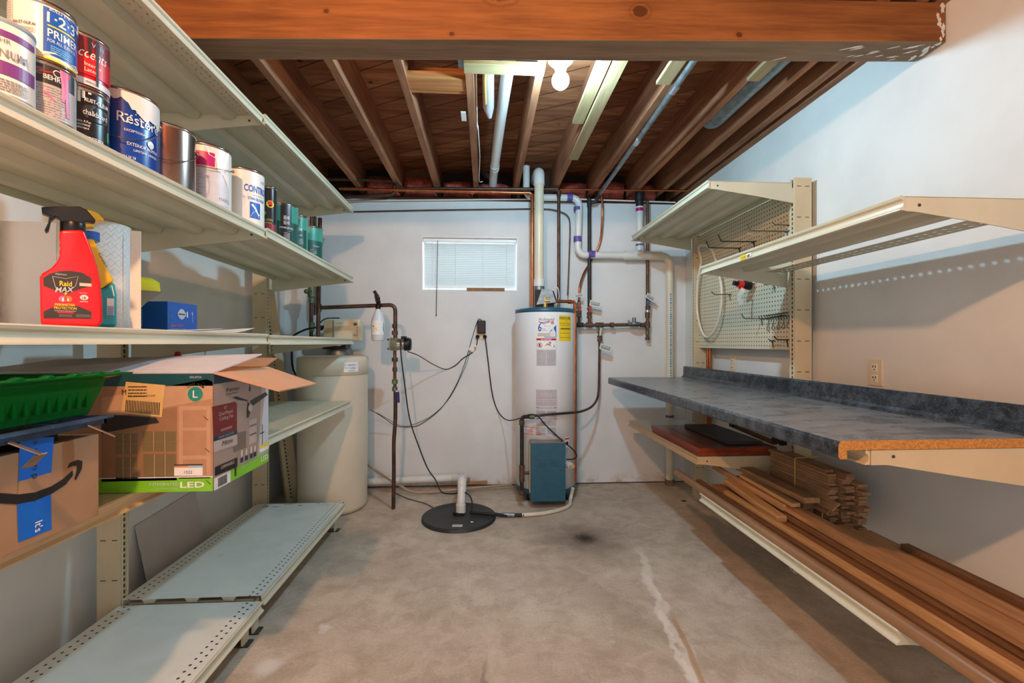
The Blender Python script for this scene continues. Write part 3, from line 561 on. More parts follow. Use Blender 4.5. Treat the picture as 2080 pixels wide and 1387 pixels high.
# price sticker on near shelf rail
st = Art(); st.rect(0, 0, .05, .022, 'ink_yellow', 1); st.rect(.05, .0, .085, .022, 'ink_white', 1); st.text('10.00', .004, .004, .012, 'ink_black', 2, .04); st.bars(.056, .003, .08, .016, n=8)
sk = thing('price_sticker', 'small yellow and white price sticker on the rail of the nearest right shelf', 'sticker', (1.235, 2.12, 1.71)); st.build('print', sk, plane_fn((1.2335, 2.13, 1.700), (0, -1, 0), (0, 0, 1)))

# ================================================================ countertop
ct = thing('countertop', 'long dark speckled laminate countertop with backsplash on the right', 'countertop', (1.4, 2.55, .96))
y0, y1 = 1.30, 3.845; xf = 1.055; xb = 1.715; zt = 1.008
poly = [(xf+.006, zt-.002), (xf+.016, zt), (xb-.02, zt), (xb-.004, zt+.012), (xb, zt+.025), (xb, zt+.085), (xb+.006, zt+.094), (xb+.022, zt+.094), (xb+.028, zt+.086), (xb+.028, zt-.028), (xf+.05, zt-.028), (xf+.026, zt-.028), (xf+.026, zt-.055), (xf+.004, zt-.055), (xf, zt-.048), (xf, zt-.012)]
m = MB(); m.xz(poly, y0, y1, 'counter_laminate', False); m.build('laminate', ct)
m = MB(); m.prism([(p, q) for p, q in poly], lambda p, q, k: (p, y0-.0015 if k == 0 else y0-.0002, q), 'particle_board'); m.build('cut_end', ct)
def bracketR(y, z, label):
    t_ = thing('counter_bracket', label, 'bracket', (1.5, y, z), 'brackets under the countertop')
    m = MB(); X = lambda d: 1.16+d; D = .58; m.xz([(X(0), z), (X(D), z), (X(D), z-.13), (X(D*.5), z-.085), (X(.05), z-.045), (X(.0), z-.045)], y, y+.005, 'shelf_steel_tan'); m.cyl((X(.07), y-.002, z-.02), (X(.07), y+.007, z-.02), .005, 'shelf_dark', 10); m.build('arm', t_)
    return t_
bracketR(1.302, zt-.030, 'tan steel bracket under the sawn near end of the countertop')
bracketR(2.50, zt-.030, 'tan steel bracket under the middle of the countertop'); bracketR(3.70, zt-.030, 'tan steel bracket under the far end of the countertop')
m = MB(); pr = [(.012, -.0018), (.001, .002), (-.003, -.002), (-.001, -.009), (.006, -.013), (.008, -.022), (.005, -.032), (-.004, -.039), (-.005, -.043), (.012, -.043)]
m.xz([(1.145+d, zt-.031+z) for d, z in pr], 1.303, 3.72, 'shelf_steel_tan'); tag(m.build('front_channel'), 'beige steel channel under the front of the countertop', 'channel')

# outlets on the right wall
def outlet(label, y, z, h=.125, w=.078):
    t_ = thing('wall_outlet', label, 'outlet', (1.878, y, z)); m = MB(); m.box(1.872, 1.8795, y-w/2, y+w/2, z-h/2, z+h/2, 'cream_plate'); cpl = m.build('cover_plate', t_, bevel=.002)
    for dz in (-.026, .026):
        m = MB(); m.obox((1.8712, y, z+dz), (.003, .032, .034), Matrix.Identity(3), 'white_plastic')
        for dy in (-.007, .007): m.obox((1.869, y+dy, z+dz+.004), (.003, .003, .011), Matrix.Identity(3), 'ink_dark')
        m.obox((1.869, y, z+dz-.01), (.003, .005, .005), Matrix.Identity(3), 'ink_dark'); m.build('socket', cpl)
a = PX(1780, 757, 1.88); outlet('cream double wall outlet above the backsplash, right of the near upright', a.y, a.z)
a = PX(1490, 740, 1.88); outlet('pale double wall outlet below the pegboard', a.y, a.z)
m = MB()
for dy in (0, .036):
    p = 3.66-dy; m.tube([(1.84, p, .62), (1.84, p, 1.262)], .011, 'copper', 12)
tag(m.build('copper_pipe'), 'pair of copper pipes beside the far right upright', 'pipe')
# ================================================================ window
wn = struct(thing('window_1', '', '', (0, 0, 0))); del wn['label']; del wn['category']
m = MB(); f = .022
for a in ((wx0, wx0+f, wz0, wz1), (wx1-f, wx1, wz0, wz1), (wx0+f, wx1-f, wz1-f, wz1), (wx0+f, wx1-f, wz0, wz0+f)): m.box(a[0], a[1], YB+.13, YB+.17, a[2], a[3], 'window_white')
m.box(wx0, wx0+.006, YB-.003, YB+.13, wz0, wz1, 'window_white'); m.box(wx1-.006, wx1, YB-.003, YB+.13, wz0, wz1, 'window_white'); m.box(wx0+.006, wx1-.006, YB-.003, YB+.13, wz1-.006, wz1, 'window_white'); m.box(wx0+.006, wx1-.006, YB-.003, YB+.13, wz0, wz0+.006, 'window_white')
m.build('window_frame', wn)
m = MB(); m.box(wx0+f, wx1-f, YB+.145, YB+.15, wz0+f, wz1-f, 'window_glass'); m.build('pane', wn)
m = MB(); m.box(-1.2, .9, 5.5, 5.55, 1.2, 3.2, 'window_well'); m.box(-1.2, .9, YB+.26, 5.5, 1.60, 1.66, 'window_well'); o = m.build('trim_2'); struct(o)
bl = thing('window_blind', 'white horizontal slat blind hanging in the basement window', 'blind', (-.137, YB+.05, wz0+.03))
m = MB(); m.box(wx0+.012, wx1-.012, YB+.03, YB+.06, wz1-.036, wz1-.010, 'window_white'); m.build('head_rail', bl)
zb = wz0+.045; ns = 24; dz = (wz1-.05-zb)/ns; c_, s_ = math.cos(math.radians(58)), math.sin(math.radians(58))
for k in range(ns):
    z = zb+dz*(k+.5); yc = YB+.045; w_ = .0125; t_ = .0006; m = MB()
    vs = []
    for x in (wx0+.02, wx1-.02):
        for q, cb in ((-1, 0), (0, .0015), (1, 0)): vs.append((x, yc+q*w_*c_-cb*s_, z+q*w_*s_+cb*c_))
        for q, cb in ((1, 0), (0, .0015), (-1, 0)): vs.append((x, yc+q*w_*c_-cb*s_+t_*s_, z+q*w_*s_+cb*c_-t_*c_))
    m.add(vs, [(0, 1, 7, 6), (1, 2, 8, 7), (3, 4, 10, 9), (4, 5, 11, 10), (2, 3, 9, 8), (5, 0, 6, 11)], 'blind_slat'); m.build('slat', bl)
m = MB(); m.box(wx0+.02, wx1-.02, YB+.036, YB+.054, zb-.018, zb-.006, 'window_white'); m.build('bottom_rail', bl)
for x in (-.48, -.27, -.02, .20):
    m = MB(); m.tube([(x, YB+.03, wz1-.03), (x, YB+.03, zb-.01)], .0022, 'window_white', 6); m.build('ladder_cord', bl)
m = MB(); a = PY(889, 489, YB-.01); b = PY(886, 640, YB-.01); m.tube([a, b], .0035, 'hook_wire', 8); m.ball(b, .007, 'hook_wire', 10); m.tube([a, (a.x, YB+.04, a.z+.012)], .0025, 'hook_wire', 6); m.build('tilt_wand', bl)
m = MB(); a = PY(948, 586, YB-.003); b = PY(1025, 591, YB-.003); m.box(a.x, b.x, YB-.012, YB-.0035, b.z, a.z+.006, 'board_wood_0'); tag(m.build('wood_strip'), 'small brown wood strip at the lower right of the window', 'strip')

# ================================================================ water heater
HX, HY, HR = .519, 3.905, .256; HB, HT = .065, 1.59
wh = thing('water_heater', 'tall white gas water heater with a dark teal rim and burner box', 'water heater', (HX, HY, 0))
m = MB(); m.lathe([(HR-.01, HB+.035), (HR, HB+.04), (HR, HT-.035)], (HX, HY, 0), 'heater_white', 64); tank = m.build('tank', wh)
m = MB(); m.lathe([(0, HT+.012), (HR*.6, HT+.010), (HR-.02, HT+.002), (HR+.002, HT-.004), (HR+.003, HT-.034), (HR, HT-.036)], (HX, HY, 0), 'heater_teal', 64); m.build('top_rim', wh)
m = MB(); m.lathe([(HR, HB+.042), (HR+.004, HB+.04), (HR+.004, HB), (HR-.01, HB), (0, HB+.002)], (HX, HY, 0), 'heater_teal', 64); m.build('bottom_rim', wh)
for a in (-2.4, -.75, .8, 2.3):
    m = MB(); m.cyl((HX+.20*math.cos(a), HY+.20*math.sin(a), 0), (HX+.20*math.cos(a), HY+.20*math.sin(a), HB), .028, 'black_plastic', 12); m.build('foot', wh)
bx0 = PY(1078, 900, 3.55); bx1 = PY(1149, 1023, 3.55)
m = MB(); m.box(bx0.x, bx1.x, 3.55, HY-HR*.9, max(.055, bx1.z), bx0.z, 'heater_teal'); bo = m.build('burner_box', wh, bevel=.003)
m = MB(); m.box(bx0.x+.001, bx1.x-.001, 3.552, HY-HR*.9, bx0.z, bx0.z+.005, 'can_metal'); m.box(bx0.x-.006, bx0.x-.001, 3.57, HY-HR*.85, .12, bx0.z-.01, 'shelf_steel_tan'); m.build('box_lining', wh)
m = MB()
for k, v in enumerate((935, 941, 946)):
    for (u0, u1) in ((1094, 1112), (1117, 1135)):
        a = PY(u0, v, 3.549); b = PY(u1, v, 3.549); m.bar((a.x, 3.549, a.z), (b.x, 3.549, b.z), .005, .005, 'heater_teal')
m.build('louvre', bo)
fa = math.atan2(-HY, -HX); hf = cyl_fn(HX, HY, 0, HR, fa); kz = (HY-HR)/FPX*1.005
def hz(v): return EYE+(HOR-v)*kz
def hx(u): return (u-1108)*.00415
A = Art(.02)
A.rect(hx(1088), hz(686), hx(1129), hz(641), 'ink_white', 1); A.text('Richmond', hx(1096), hz(651), .024, 'ink_navy', 2, .125, shear=.2, bold=.01)
A.stroke([(hx(1095), hz(653)), (hx(1102), hz(655)), (hx(1109), hz(653.5)), (hx(1116), hz(652))], .006, 'ink_blue', 2); A.stroke([(hx(1098), hz(655)), (hx(1105), hz(657.5)), (hx(1112), hz(655.5)), (hx(1118), hz(653))], .006, 'ink_red', 2); A.disc(hx(1122), hz(655), .014, 'ink_red', 2); A.disc(hx(1122), hz(655), .009, 'ink_white', 3); A.disc(hx(1122), hz(655), .006, 'ink_red', 4)
A.text('6', hx(1094), hz(672.5), .066, 'ink_blue', 2, .030, bold=.05); A.text('YEAR', hx(1102), hz(669), .008, 'ink_blue', 2, .03); A.text('WARRANTY', hx(1102), hz(672), .007, 'ink_blue', 2, .045); A.text('Power Vent', hx(1106), hz(663), .009, 'ink_grey', 2, .05, shear=.2)
A.poly([(hx(1116), hz(675)), (hx(1130), hz(675)), (hx(1130), hz(660)), (hx(1127), hz(663)), (hx(1123), hz(667)), (hx(1119), hz(671))], 'ink_blue', 2); A.rect(hx(1128.7), hz(685), hx(1130), hz(675), 'ink_blue', 2); A.rect(hx(1106), hz(685), hx(1130), hz(683.8), 'ink_blue', 2)
A.rect(hx(1093), hz(683), hx(1126), hz(675.5), 'can_white', 2); A.lines(hx(1094), hz(682.5), hx(1118), hz(676), 4, 'ink_grey', 3)
A.rect(hx(1091), hz(691), hx(1130), hz(687), 'ink_red', 2); A.text('\u25B2 DANGER', hx(1110.5), hz(690.3), .0095, 'ink_white', 3, .085, 'c', bold=.02)
A.rect(hx(1091), hz(743), hx(1130), hz(691), 'ink_grey3', 1); A.rect(hx(1092), hz(709.5), hx(1129), hz(692), 'ink_white', 2)
A.disc(hx(1097.5), hz(701), .021, 'ink_red', 3); A.disc(hx(1097.5), hz(701), .017, 'ink_white', 4); A.rect(hx(1096), hz(704), hx(1099), hz(698), 'ink_black', 5); A.stroke([(hx(1094.5), hz(698)), (hx(1100.5), hz(704.5))], .004, 'ink_red', 6)
A.poly([(hx(1106.5), hz(703)), (hx(1120), hz(703)), (hx(1117), hz(698.5)), (hx(1114), hz(699)), (hx(1112.5), hz(697)), (hx(1110.5), hz(699.5))], 'ink_red', 3); A.disc(hx(1117.5), hz(696), .009, 'ink_grey', 3); A.stroke([(hx(1125), hz(705)), (hx(1125), hz(699)), (hx(1126), hz(705))], .006, 'ink_grey', 3)
for (u0, u1, s0) in ((1092, 1109.5, 1), (1111, 1129, 2)):
    A.lines(hx(u0), hz(742), hx(u1), hz(710.5), 15, 'ink_grey', 2, .42, s0)
ay = lambda v: hz(v)
A.rect(hx(1136), hz(692.5), hx(1168), hz(640), 'ink_yellow', 1); A.text('ENERGYGUIDE', hx(1137.5), hz(648), .021, 'ink_black', 2, .118, bold=.03)
for v in (655, 659, 667.5, 675, 684): A.lines(hx(1138), hz(v+1.6), hx(1166), hz(v), 1, 'ink_brown', 2, .5, v)
A.rect(hx(1140), hz(667.6), hx(1166), hz(666), 'ink_black', 2); A.poly([(hx(1152), hz(651)), (hx(1154), hz(651)), (hx(1153), hz(653))], 'ink_black', 2)
for (v0, v1, n_, mt, sd) in ((792, 799, 4, 'ink_grey', 3), (800, 803, 2, 'ink_red', 4), (804, 810, 4, 'ink_grey', 5), (811, 814, 2, 'ink_red', 6), (815, 824, 5, 'ink_grey', 7)): A.lines(hx(1090.5), hz(v1), hx(1131), hz(v0), n_, mt, 2, .4, sd)
A.rect(hx(1090), hz(866), hx(1131.5), hz(791), 'ink_grey3', 1)
for v in (828, 850, 884):
    if v < 880: A.rect(hx(1090), hz(v+1.4), hx(1097), hz(v), 'ink_red', 2); A.rect(hx(1124), hz(v+1.4), hx(1131.5), hz(v), 'ink_red', 2); A.lines(hx(1099), hz(v+1.5), hx(1122), hz(v), 1, 'ink_red', 2, .6, v)
for (v0, v1) in ((834, 847), (855, 865), (868, 882)):
    A.lines(hx(1091), hz(v1), hx(1109), hz(v0), int((v1-v0)/2), 'ink_grey', 2, .45, v0); A.lines(hx(1112), hz(v1), hx(1130), hz(v0), int((v1-v0)/2), 'ink_grey', 2, .45, v0+1)
A.rect(hx(1090), hz(885), hx(1131.5), hz(866), 'ink_grey3', 1); A.rect(hx(1090), hz(884), hx(1100), hz(882.6), 'ink_red', 2); A.rect(hx(1122), hz(884), hx(1131.5), hz(882.6), 'ink_red', 2)
A.rect(hx(1062), hz(885), hx(1088), hz(869), 'ink_white', 1)
for k in range(9): A.rect(hx(1062.5+k*2.8), hz(871), hx(1064+k*2.8), hz(869), 'ink_red', 2); A.rect(hx(1062.5+k*2.8), hz(885), hx(1064+k*2.8), hz(883), 'ink_red', 2)
A.lines(hx(1066), hz(881), hx(1085), hz(873), 5, 'ink_pink', 2)
A.rect(hx(1150), hz(929), hx(1162), hz(891), 'ink_white', 1); A.rect(hx(1150), hz(896), hx(1162), hz(893), 'ink_red', 2); A.disc(hx(1156), hz(904), .016, 'ink_black', 2); A.lines(hx(1151), hz(928), hx(1161), hz(912), 9, 'ink_grey', 2)
A.build('printed_labels', tank, hf)
m = MB(); p = Vector(hf(hx(1153), hz(940), 0)); o = Vector(hf(hx(1156), hz(948), 0)); n_ = (o-Vector((HX, HY, o.z))).normalized()
m.cyl(o, o+n_*.035, .028, 'white_plastic', 16); m.cyl(o+n_*.035, o+n_*.07, .018, 'cream_plate', 8); m.cyl(o+n_*.05-Vector((0, 0, .02)), o+n_*.05+Vector((0, 0, .02)), .011, 'white_plastic', 10); m.build('drain_valve', wh)
m = MB(); q = Vector(hf(hx(1127), hz(884), 0)); m.ball(q, .006, 'black_rubber', 8); m.build('probe_port', wh)
# draft blower on top
m = MB(); c0 = PY(1104, 600, HY); bz = HT+.012
m.box(c0.x-.085, c0.x-.02, HY-.09, HY+.08, bz, bz+.15, 'black_plastic'); m.box(c0.x-.08, c0.x+.08, HY-.08, HY+.08, bz, bz+.04, 'black_rubber')
m.prism([(-.075, .02), (.09, .04), (.055, .145), (-.03, .15)], lambda a, b, k: (c0.x+a, HY-.125+k*.03, bz+b), 'galvanized'); m.prism([(.06, .02), (.105, .05), (.075, .14), (.05, .14)], lambda a, b, k: (c0.x+a, HY-.095+k*.12, bz+b), 'black_plastic')
m.build('blower', wh)
m = MB(); m.tube(smooth_path([(c0.x+.07, HY-.02, bz+.12), (c0.x+.09, HY-.02, bz+.17), (c0.x+.12, HY-.03, bz+.17), (c0.x+.125, HY-.06, bz+.08), (c0.x+.08, HY-.08, bz+.03)], 5), .004, 'can_white', 8); m.build('wire', wh)
# vent pipe
m = MB(); vx = PY(1095, 500, HY+.02).x; zt_ = PY(1095, 372, HY+.02).z
m.tube([(vx, HY+.02, bz+.15), (vx, HY+.02, zt_)], .041, 'pvc_cream', 24); m.build('dummy') if False else None
m.tube([(vx, HY+.02, bz+.15), (vx, HY+.02, bz+.19)], .047, 'galvanized', 24); m.tube([(vx, HY+.02, bz+.19), (vx, HY+.02, bz+.25)], .048, 'pvc_white', 24)
m.tube(elbow_path([(vx, HY+.02, zt_-.02), (vx, HY+.02, zt_+.10), (vx, HY+.26, zt_+.10)], .09, 8), .048, 'pvc_white', 24); tag(m.build('vent_pipe'), 'thick cream plastic vent pipe rising from the water heater to a white elbow', 'pipe')
def pipe(name, label, pts, r, mat, cat='pipe', n=12, rad=None, group=None, extra=None):
    m = MB(); m.tube(elbow_path(pts, rad or r*2.2), r, mat, n)
    if extra: extra(m)
    return tag(m.build(name), label, cat, group)
def rings(lst, r, mat):   # fittings: (point, axis, length)
    def f(m):
        for p, ax, L in lst: p = Vector(p); ax = Vector(ax).normalized(); m.cyl(p-ax*L/2, p+ax*L/2, r, mat, 14)
    return f
Zv = (0, 0, 1); Xv = (1, 0, 0)
# copper from the ceiling line into the heater
a = PY(1081, 618, 3.98); b = PY(1081, 392, 3.98); c = PY(690, 384, 4.0)
pipe('copper_pipe', 'bright copper pipe along the wall top dropping into the heater left of the vent', [a+Vector((0, 0, -.01)), b, (c.x, 3.99, b.z+.01)], .0135, 'copper', extra=rings([(b+Vector((-.04, .0, 0)), Xv, .03), (b+Vector((0, 0, -.05)), Zv, .03), (b+Vector((-.34, 0, .0)), Xv, .03), (b+Vector((-.52, 0, .0)), Xv, .03)], .017, 'copper'))
a = PY(1135, 612, 4.0); b = PY(1135, 384, 4.0); c = PY(815, 383, 4.0); d = PY(800, 367, 4.0); e = PY(665, 363, 4.0)
pipe('dark_copper_pipe', 'dark copper pipe along the wall top dropping right of the vent into the heater', [a, b, c, d+Vector((.0, 0, 0)), e], .0145, 'copper_dark', rad=.04, extra=rings([(b+Vector((-.03, 0, 0)), Xv, .04), (c+Vector((.02, 0, 0)), Xv, .05), (b+Vector((0, 0, -.04)), Zv, .04)], .019, 'copper_dark'))
pipe('dark_branch_pipe', 'dark pipe branch below the elbow at the top left of the wall', [PY(801, 370, 4.03), PY(801, 395, 4.03), PY(690, 402, 4.03)], .0145, 'copper_dark', rad=.04)
a = PY(1137, 385, 4.03); b = PY(1400, 387, 4.03); pipe('copper_pipe', 'thin copper pipe along the wall top right of the vent pipe', [a, b], .009, 'copper')
pipe('copper_tube', 'thin copper tube crossing above the window and bending down behind the heater', [PY(718, 430, 4.15), PY(860, 427, 4.15), PY(1080, 424, 4.15), PY(1125, 425, 4.14), PY(1157, 437, 4.13), PY(1158, 470, 4.12), PY(1153, 600, 4.10)], .006, 'copper_dark', rad=.12)
pipe('cable', 'pale cable running along the top edge of the back wall', [PY(690, 408, 4.14), PY(900, 406, 4.14), PY(1160, 404, 4.14), PY(1372, 411, 4.14)], .007, 'tag_white')
# white drain assembly
Y_ = 4.085; r_ = .031
P1 = PY(1150, 402, Y_); P2 = PY(1177, 402, Y_); P3 = PY(1173, 518, Y_); P4 = PY(1366, 520, Y_); P5 = Vector((PY(1362, 700, Y_-.02).x, Y_-.02, 0.0))
dr = thing('drain_pipe', 'white plastic drain pipe assembly with purple primer rings on the back wall', 'pipe', (1.2, Y_, 1.0))
P0 = PY(1062, 350, Y_); P0b = PY(1062, 402, Y_)
m = MB(); m.tube(elbow_path([PY(1069, 338, Y_), PY(1069, 401, Y_), P2, P3, PY(1300, 519, Y_)], .085, 8), r_, 'pvc_white', 20); m.build('upper_run', dr)
m = MB(); m.tube(elbow_path([PY(1290, 519, Y_), (P5.x, Y_-.0, P4.z), (P5.x, Y_, .0)], .09, 8), .0335, 'pvc_cream', 20); m.build('lower_run', dr)
m = MB(); e1 = PY(1299, 517, Y_); e2 = PY(1299, 430, Y_); m.tube([e1, e2], r_, 'pvc_white', 20); m.tube([PY(1268, 519, Y_), PY(1320, 519, Y_)], .040, 'pvc_white', 20); m.tube([PY(1299, 500, Y_), PY(1299, 519, Y_)], .038, 'pvc_white', 20); m.tube([PY(1320, 519, Y_), PY(1345, 520, Y_)], .038, 'pvc_cream', 20); m.build('wye', dr)
m = MB(); m.tube([PY(1299, 432, Y_), PY(1299, 395, Y_)], .034, 'black_rubber', 20); m.tube([PY(1299, 408, Y_), PY(1299, 392, Y_)], .042, 'black_rubber', 20); m.tube([PY(1299, 420, Y_), PY(1299, 432, Y_)], .0345, 'ink_white', 20); m.tube([PY(1299, 423, Y_), PY(1299, 430, Y_)], .0348, 'ink_magenta', 20); m.build('rubber_coupling', dr)
m = MB()
for (u, v, ax, L) in ((1157, 401, Xv, .05), (1173, 424, Zv, .03), (1173, 486, Zv, .05), (1201, 517, Xv, .06), (1285, 519, Xv, .03), (1299, 498, Zv, .02), (1323, 519, Xv, .012)):
    p = PY(u, v, Y_); ax = Vector(ax); m.cyl(p-ax*L/2, p+ax*L/2, r_+.0045, 'pvc_primer', 20)
for z in (.62, .48): m.cyl((P5.x, Y_, z), (P5.x, Y_, z+.02), .037, 'pvc_primer', 20)
m.build('primer_ring', dr)
m = MB(); m.tube([(P5.x, Y_, .0), (P5.x, Y_, .05)], .041, 'concrete_top', 16); m.build('floor_collar', dr)
A = Art(.01); A.bars(0, -.9, .016, -.12, 'ink_cyan', 1, 40, 5, vertical=False); A.build('pipe_print', dr, cyl_fn(P5.x, Y_, 1.9, .0335, -1.9))
# hose bib behind the door shelf
m = MB(); p = PY(1336, 868, 3.95); m.cyl(p, p+Vector((.04, 0, 0)), .010, 'brass', 10); m.ball(p, .02, 'brass', 10); m.cyl(p, p+Vector((0, 0, -.03)), .010, 'brass', 10)
# copper flex from the ceiling
pipe('copper_tube', 'bent copper tube looping behind the drain pipe down to the gas manifold', smooth_path([PY(1215, 378, 4.06), PY(1222, 400, 4.06), PY(1223, 440, 4.07), PY(1219, 490, 4.13), PY(1204, 525, 4.145), PY(1186, 555, 4.12), PY(1177, 585, 4.09), PY(1176, 612, 4.09)], 5), .0095, 'copper', rad=.001)
# gas line
gl = thing('gas_line', 'black iron gas pipe along the joist, then down the back wall to a rusty manifold', 'pipe', (1.0, 4.08, 1.4))
m = MB(); m.tube([(1.005, 1.95, 2.665), (1.03, 4.05, 2.64)], .0165, 'galvanized', 14); m.tube([(1.03, 4.02, 2.645), (1.0, 4.07, 2.58), PY(1197, 412, 4.08)], .0165, 'black_iron', 14)
for y in (2.33, 2.95): m.tube([(1.006+.011*(y-1.95), y, 2.6635-.012*(y-1.95)), (1.007+.011*(y-1.95), y+.07, 2.6628-.012*(y-1.95))], .021, 'chrome', 14)
m.build('overhead_pipe', gl)
m = MB(); m.tube([PY(1197, 408, 4.08), PY(1197, 622, 4.08)], .0165, 'black_iron', 14); m.cyl(PY(1197, 404, 4.08), PY(1197, 420, 4.08), .021, 'black_iron', 14); m.build('drop_pipe', gl)
m = MB(); m.tube([PY(1315, 408, 4.10), PY(1315, 655, 4.10), PY(1315, 690, 4.10)], .015, 'rusty_iron', 14)
for v, L, mt, rr in ((640, .05, 'rusty_iron', .022), (660, .06, 'rusty_iron', .024), (676, .03, 'old_brass', .02), (688, .025, 'rusty_iron', .021), (632, .02, 'chrome', .026)): p = PY(1315, v, 4.10); m.cyl(p-Vector((0, 0, L/2)), p+Vector((0, 0, L/2)), rr, mt, 12)
m.build('right_riser', gl)
m = MB(); m.tube([PY(1173, 661, 4.08), PY(1315, 659, 4.10)], .0155, 'rusty_iron', 14)
for u, L, rr, mt in ((1178, .06, .022, 'black_iron'), (1197, .06, .023, 'rusty_iron'), (1218, .07, .023, 'rusty_iron'), (1243, .03, .024, 'rusty_iron'), (1305, .04, .02, 'rusty_iron')): p = PY(u, 660, 4.08); m.cyl(p-Vector((L/2, 0, 0)), p+Vector((L/2, 0, 0)), rr, mt, 12)
m.build('manifold', gl)
m = MB(); p = PY(1288, 657, 4.06); m.lathe([(0, -.014), (.055, -.012), (.06, 0), (.055, .012), (0, .016)], p, 'galvanized', 20); m.cyl(p+Vector((0, 0, .01)), p+Vector((0, 0, .055)), .017, 'galvanized', 14); m.cyl(p+Vector((-.05, 0, 0)), p+Vector((-.05, 0, .03)), .009, 'galvanized', 8); m.build('regulator', gl)
def valve(u, v, hmat, Y=4.08, cap=True):
    m = MB(); p = PY(u, v, Y); m.cyl(p+Vector((0, 0, -.055)), p+Vector((0, 0, .05)), .014, 'old_brass', 10); m.ball(p, .022, 'old_brass', 10)
    for dz_ in (-.075, -.045): m.cyl(p+Vector((0, 0, dz_-.012)), p+Vector((0, 0, dz_+.012)), .023, 'rusty_iron', 6)
    o = m.build('valve', gl); m = MB(); m.obox(p+Vector((0, -.03, .0)), (.016, .01, .07), Matrix.Rotation(.12, 3, 'Y'), hmat); m.cyl(p, p+Vector((0, -.03, 0)), .007, 'chrome', 8); m.build('valve_handle', o)
valve(1197, 627, 'valve_red'); valve(1176, 624, 'valve_red'); valve(1316, 614, 'valve_blue', 4.10); valve(1218, 674, 'chrome')
m = MB(); m.tube([PY(1176, 610, 4.09), PY(1176, 658, 4.08)], .012, 'black_iron', 10); m.tube([PY(1197, 630, 4.08), PY(1197, 658, 4.08)], .013, 'rusty_iron', 10); m.tube([PY(1218, 662, 4.08), PY(1218, 694, 4.08)], .012, 'old_brass', 10); m.build('nipple', gl)
def ptag(label, u, v, rot, w=.10, h=.048, Y=4.04):
    t_ = thing('paper_tag', label, 'tag', PY(u, v, Y), 'paper tags on the gas valves'); R = Matrix.Rotation(rot, 3, 'Y'); p = PY(u, v, Y)
    m = MB(); m.obox(p, (w, .0012, h), R, 'tag_white'); m.build('card', t_); r = R@Vector((1, 0, 0)); u_ = R@Vector((0, 0, 1))
    A = Art(); A.rect(-w*.40, -h*.3, w*.40, -h*.22, 'tag_ink', 1); A.rect(-w*.40, h*.22, w*.40, h*.3, 'tag_ink', 1); A.rect(-w*.40, -h*.3, -w*.36, h*.3, 'tag_ink', 1); A.rect(w*.36, -h*.3, w*.40, h*.3, 'tag_ink', 1)
    A.lines(-w*.33, -h*.18, w*.33, h*.16, 2, 'tag_ink', 1, .55, int(u)); A.build('print', t_, plane_fn(p-Vector((0, .0008, 0)), r, u_))
    m = MB(); m.tube([p-r*w*.42+Vector((0, -.001, 0)), p-r*w*.5+u_*.02+Vector((0, .01, .005)), PY(u-w*80, v-4, Y+.04)], .0012, 'tag_white', 5); m.build('string', t_)
ptag('white tag hanging on the red valve of the black gas pipe', 1209, 617, .2); ptag('white tag on the copper tube above the left red valve', 1176, 600, -.22, .075, .03)
ptag('white tag behind the elbow at the top right of the heater', 1164, 612, -.2, .06, .03); ptag('white tag hanging on the blue valve near the corner', 1321, 604, .6, .085, .045); ptag('white tag on the copper gas tube below the manifold', 1230, 706, .28, .105, .052)
# copper gas tube to the heater
g2 = pipe('copper_tube', 'copper gas tube curving from the manifold across the front of the heater', smooth_path([PY(1218, 692, 4.08), PY(1217, 740, 4.08), PY(1216, 790, 4.06), PY(1212, 812, 4.02), PY(1200, 827, 3.90), PY(1178, 836, 3.76), PY(1150, 839, 3.66), PY(1110, 842, 3.60), PY(1082, 845, 3.59)], 5), .0105, 'copper_dark', rad=.001)
m = MB(); q0 = PY(1078, 846, 3.59); q1 = PY(1060, 848, 3.59); q2 = PY(1060, 1000, 3.59)
m.tube(elbow_path([q0, (q1.x, 3.59, q0.z), (q1.x, 3.59, q2.z)], .03), .0155, 'black_iron', 14); m.cyl(q0+Vector((.03, 0, 0)), q0-Vector((.01, 0, 0)), .020, 'old_brass', 12)
for v in (858, 949, 973, 1000): z = PY(1060, v, 3.59).z; m.cyl((q1.x, 3.59, z-.018), (q1.x, 3.59, z+.018), .022, 'rusty_iron', 12)
z = PY(1060, 961, 3.59).z; m.tube([(q1.x, 3.59, z), (bx0.x-.002, 3.60, z)], .013, 'rusty_iron', 12); m.cyl((q1.x, 3.59, z-.035), (q1.x, 3.59, z+.035), .021, 'rusty_iron', 12); tag(m.build('gas_riser'), 'black iron pipe with a tee standing left of the teal burner box', 'pipe')
# relief line
a = PY(1112, 611, 3.80); b = PY(1168, 613, 3.83); c = PY(1168, 978, 3.83)
pipe('relief_pipe', 'copper relief pipe running down the right side of the water heater', [a, b, c], .0135, 'copper', extra=lambda m: (m.cyl(a+Vector((-.03, 0, -.0)), a+Vector((.02, 0, 0)), .024, 'brass', 12), m.cyl(a+Vector((-.02, 0, -.06)), a+Vector((-.02, 0, .03)), .022, 'brass', 12), m.cyl(b+Vector((-.06, 0, 0)), b+Vector((-.03, 0, 0)), .017, 'copper', 12)))

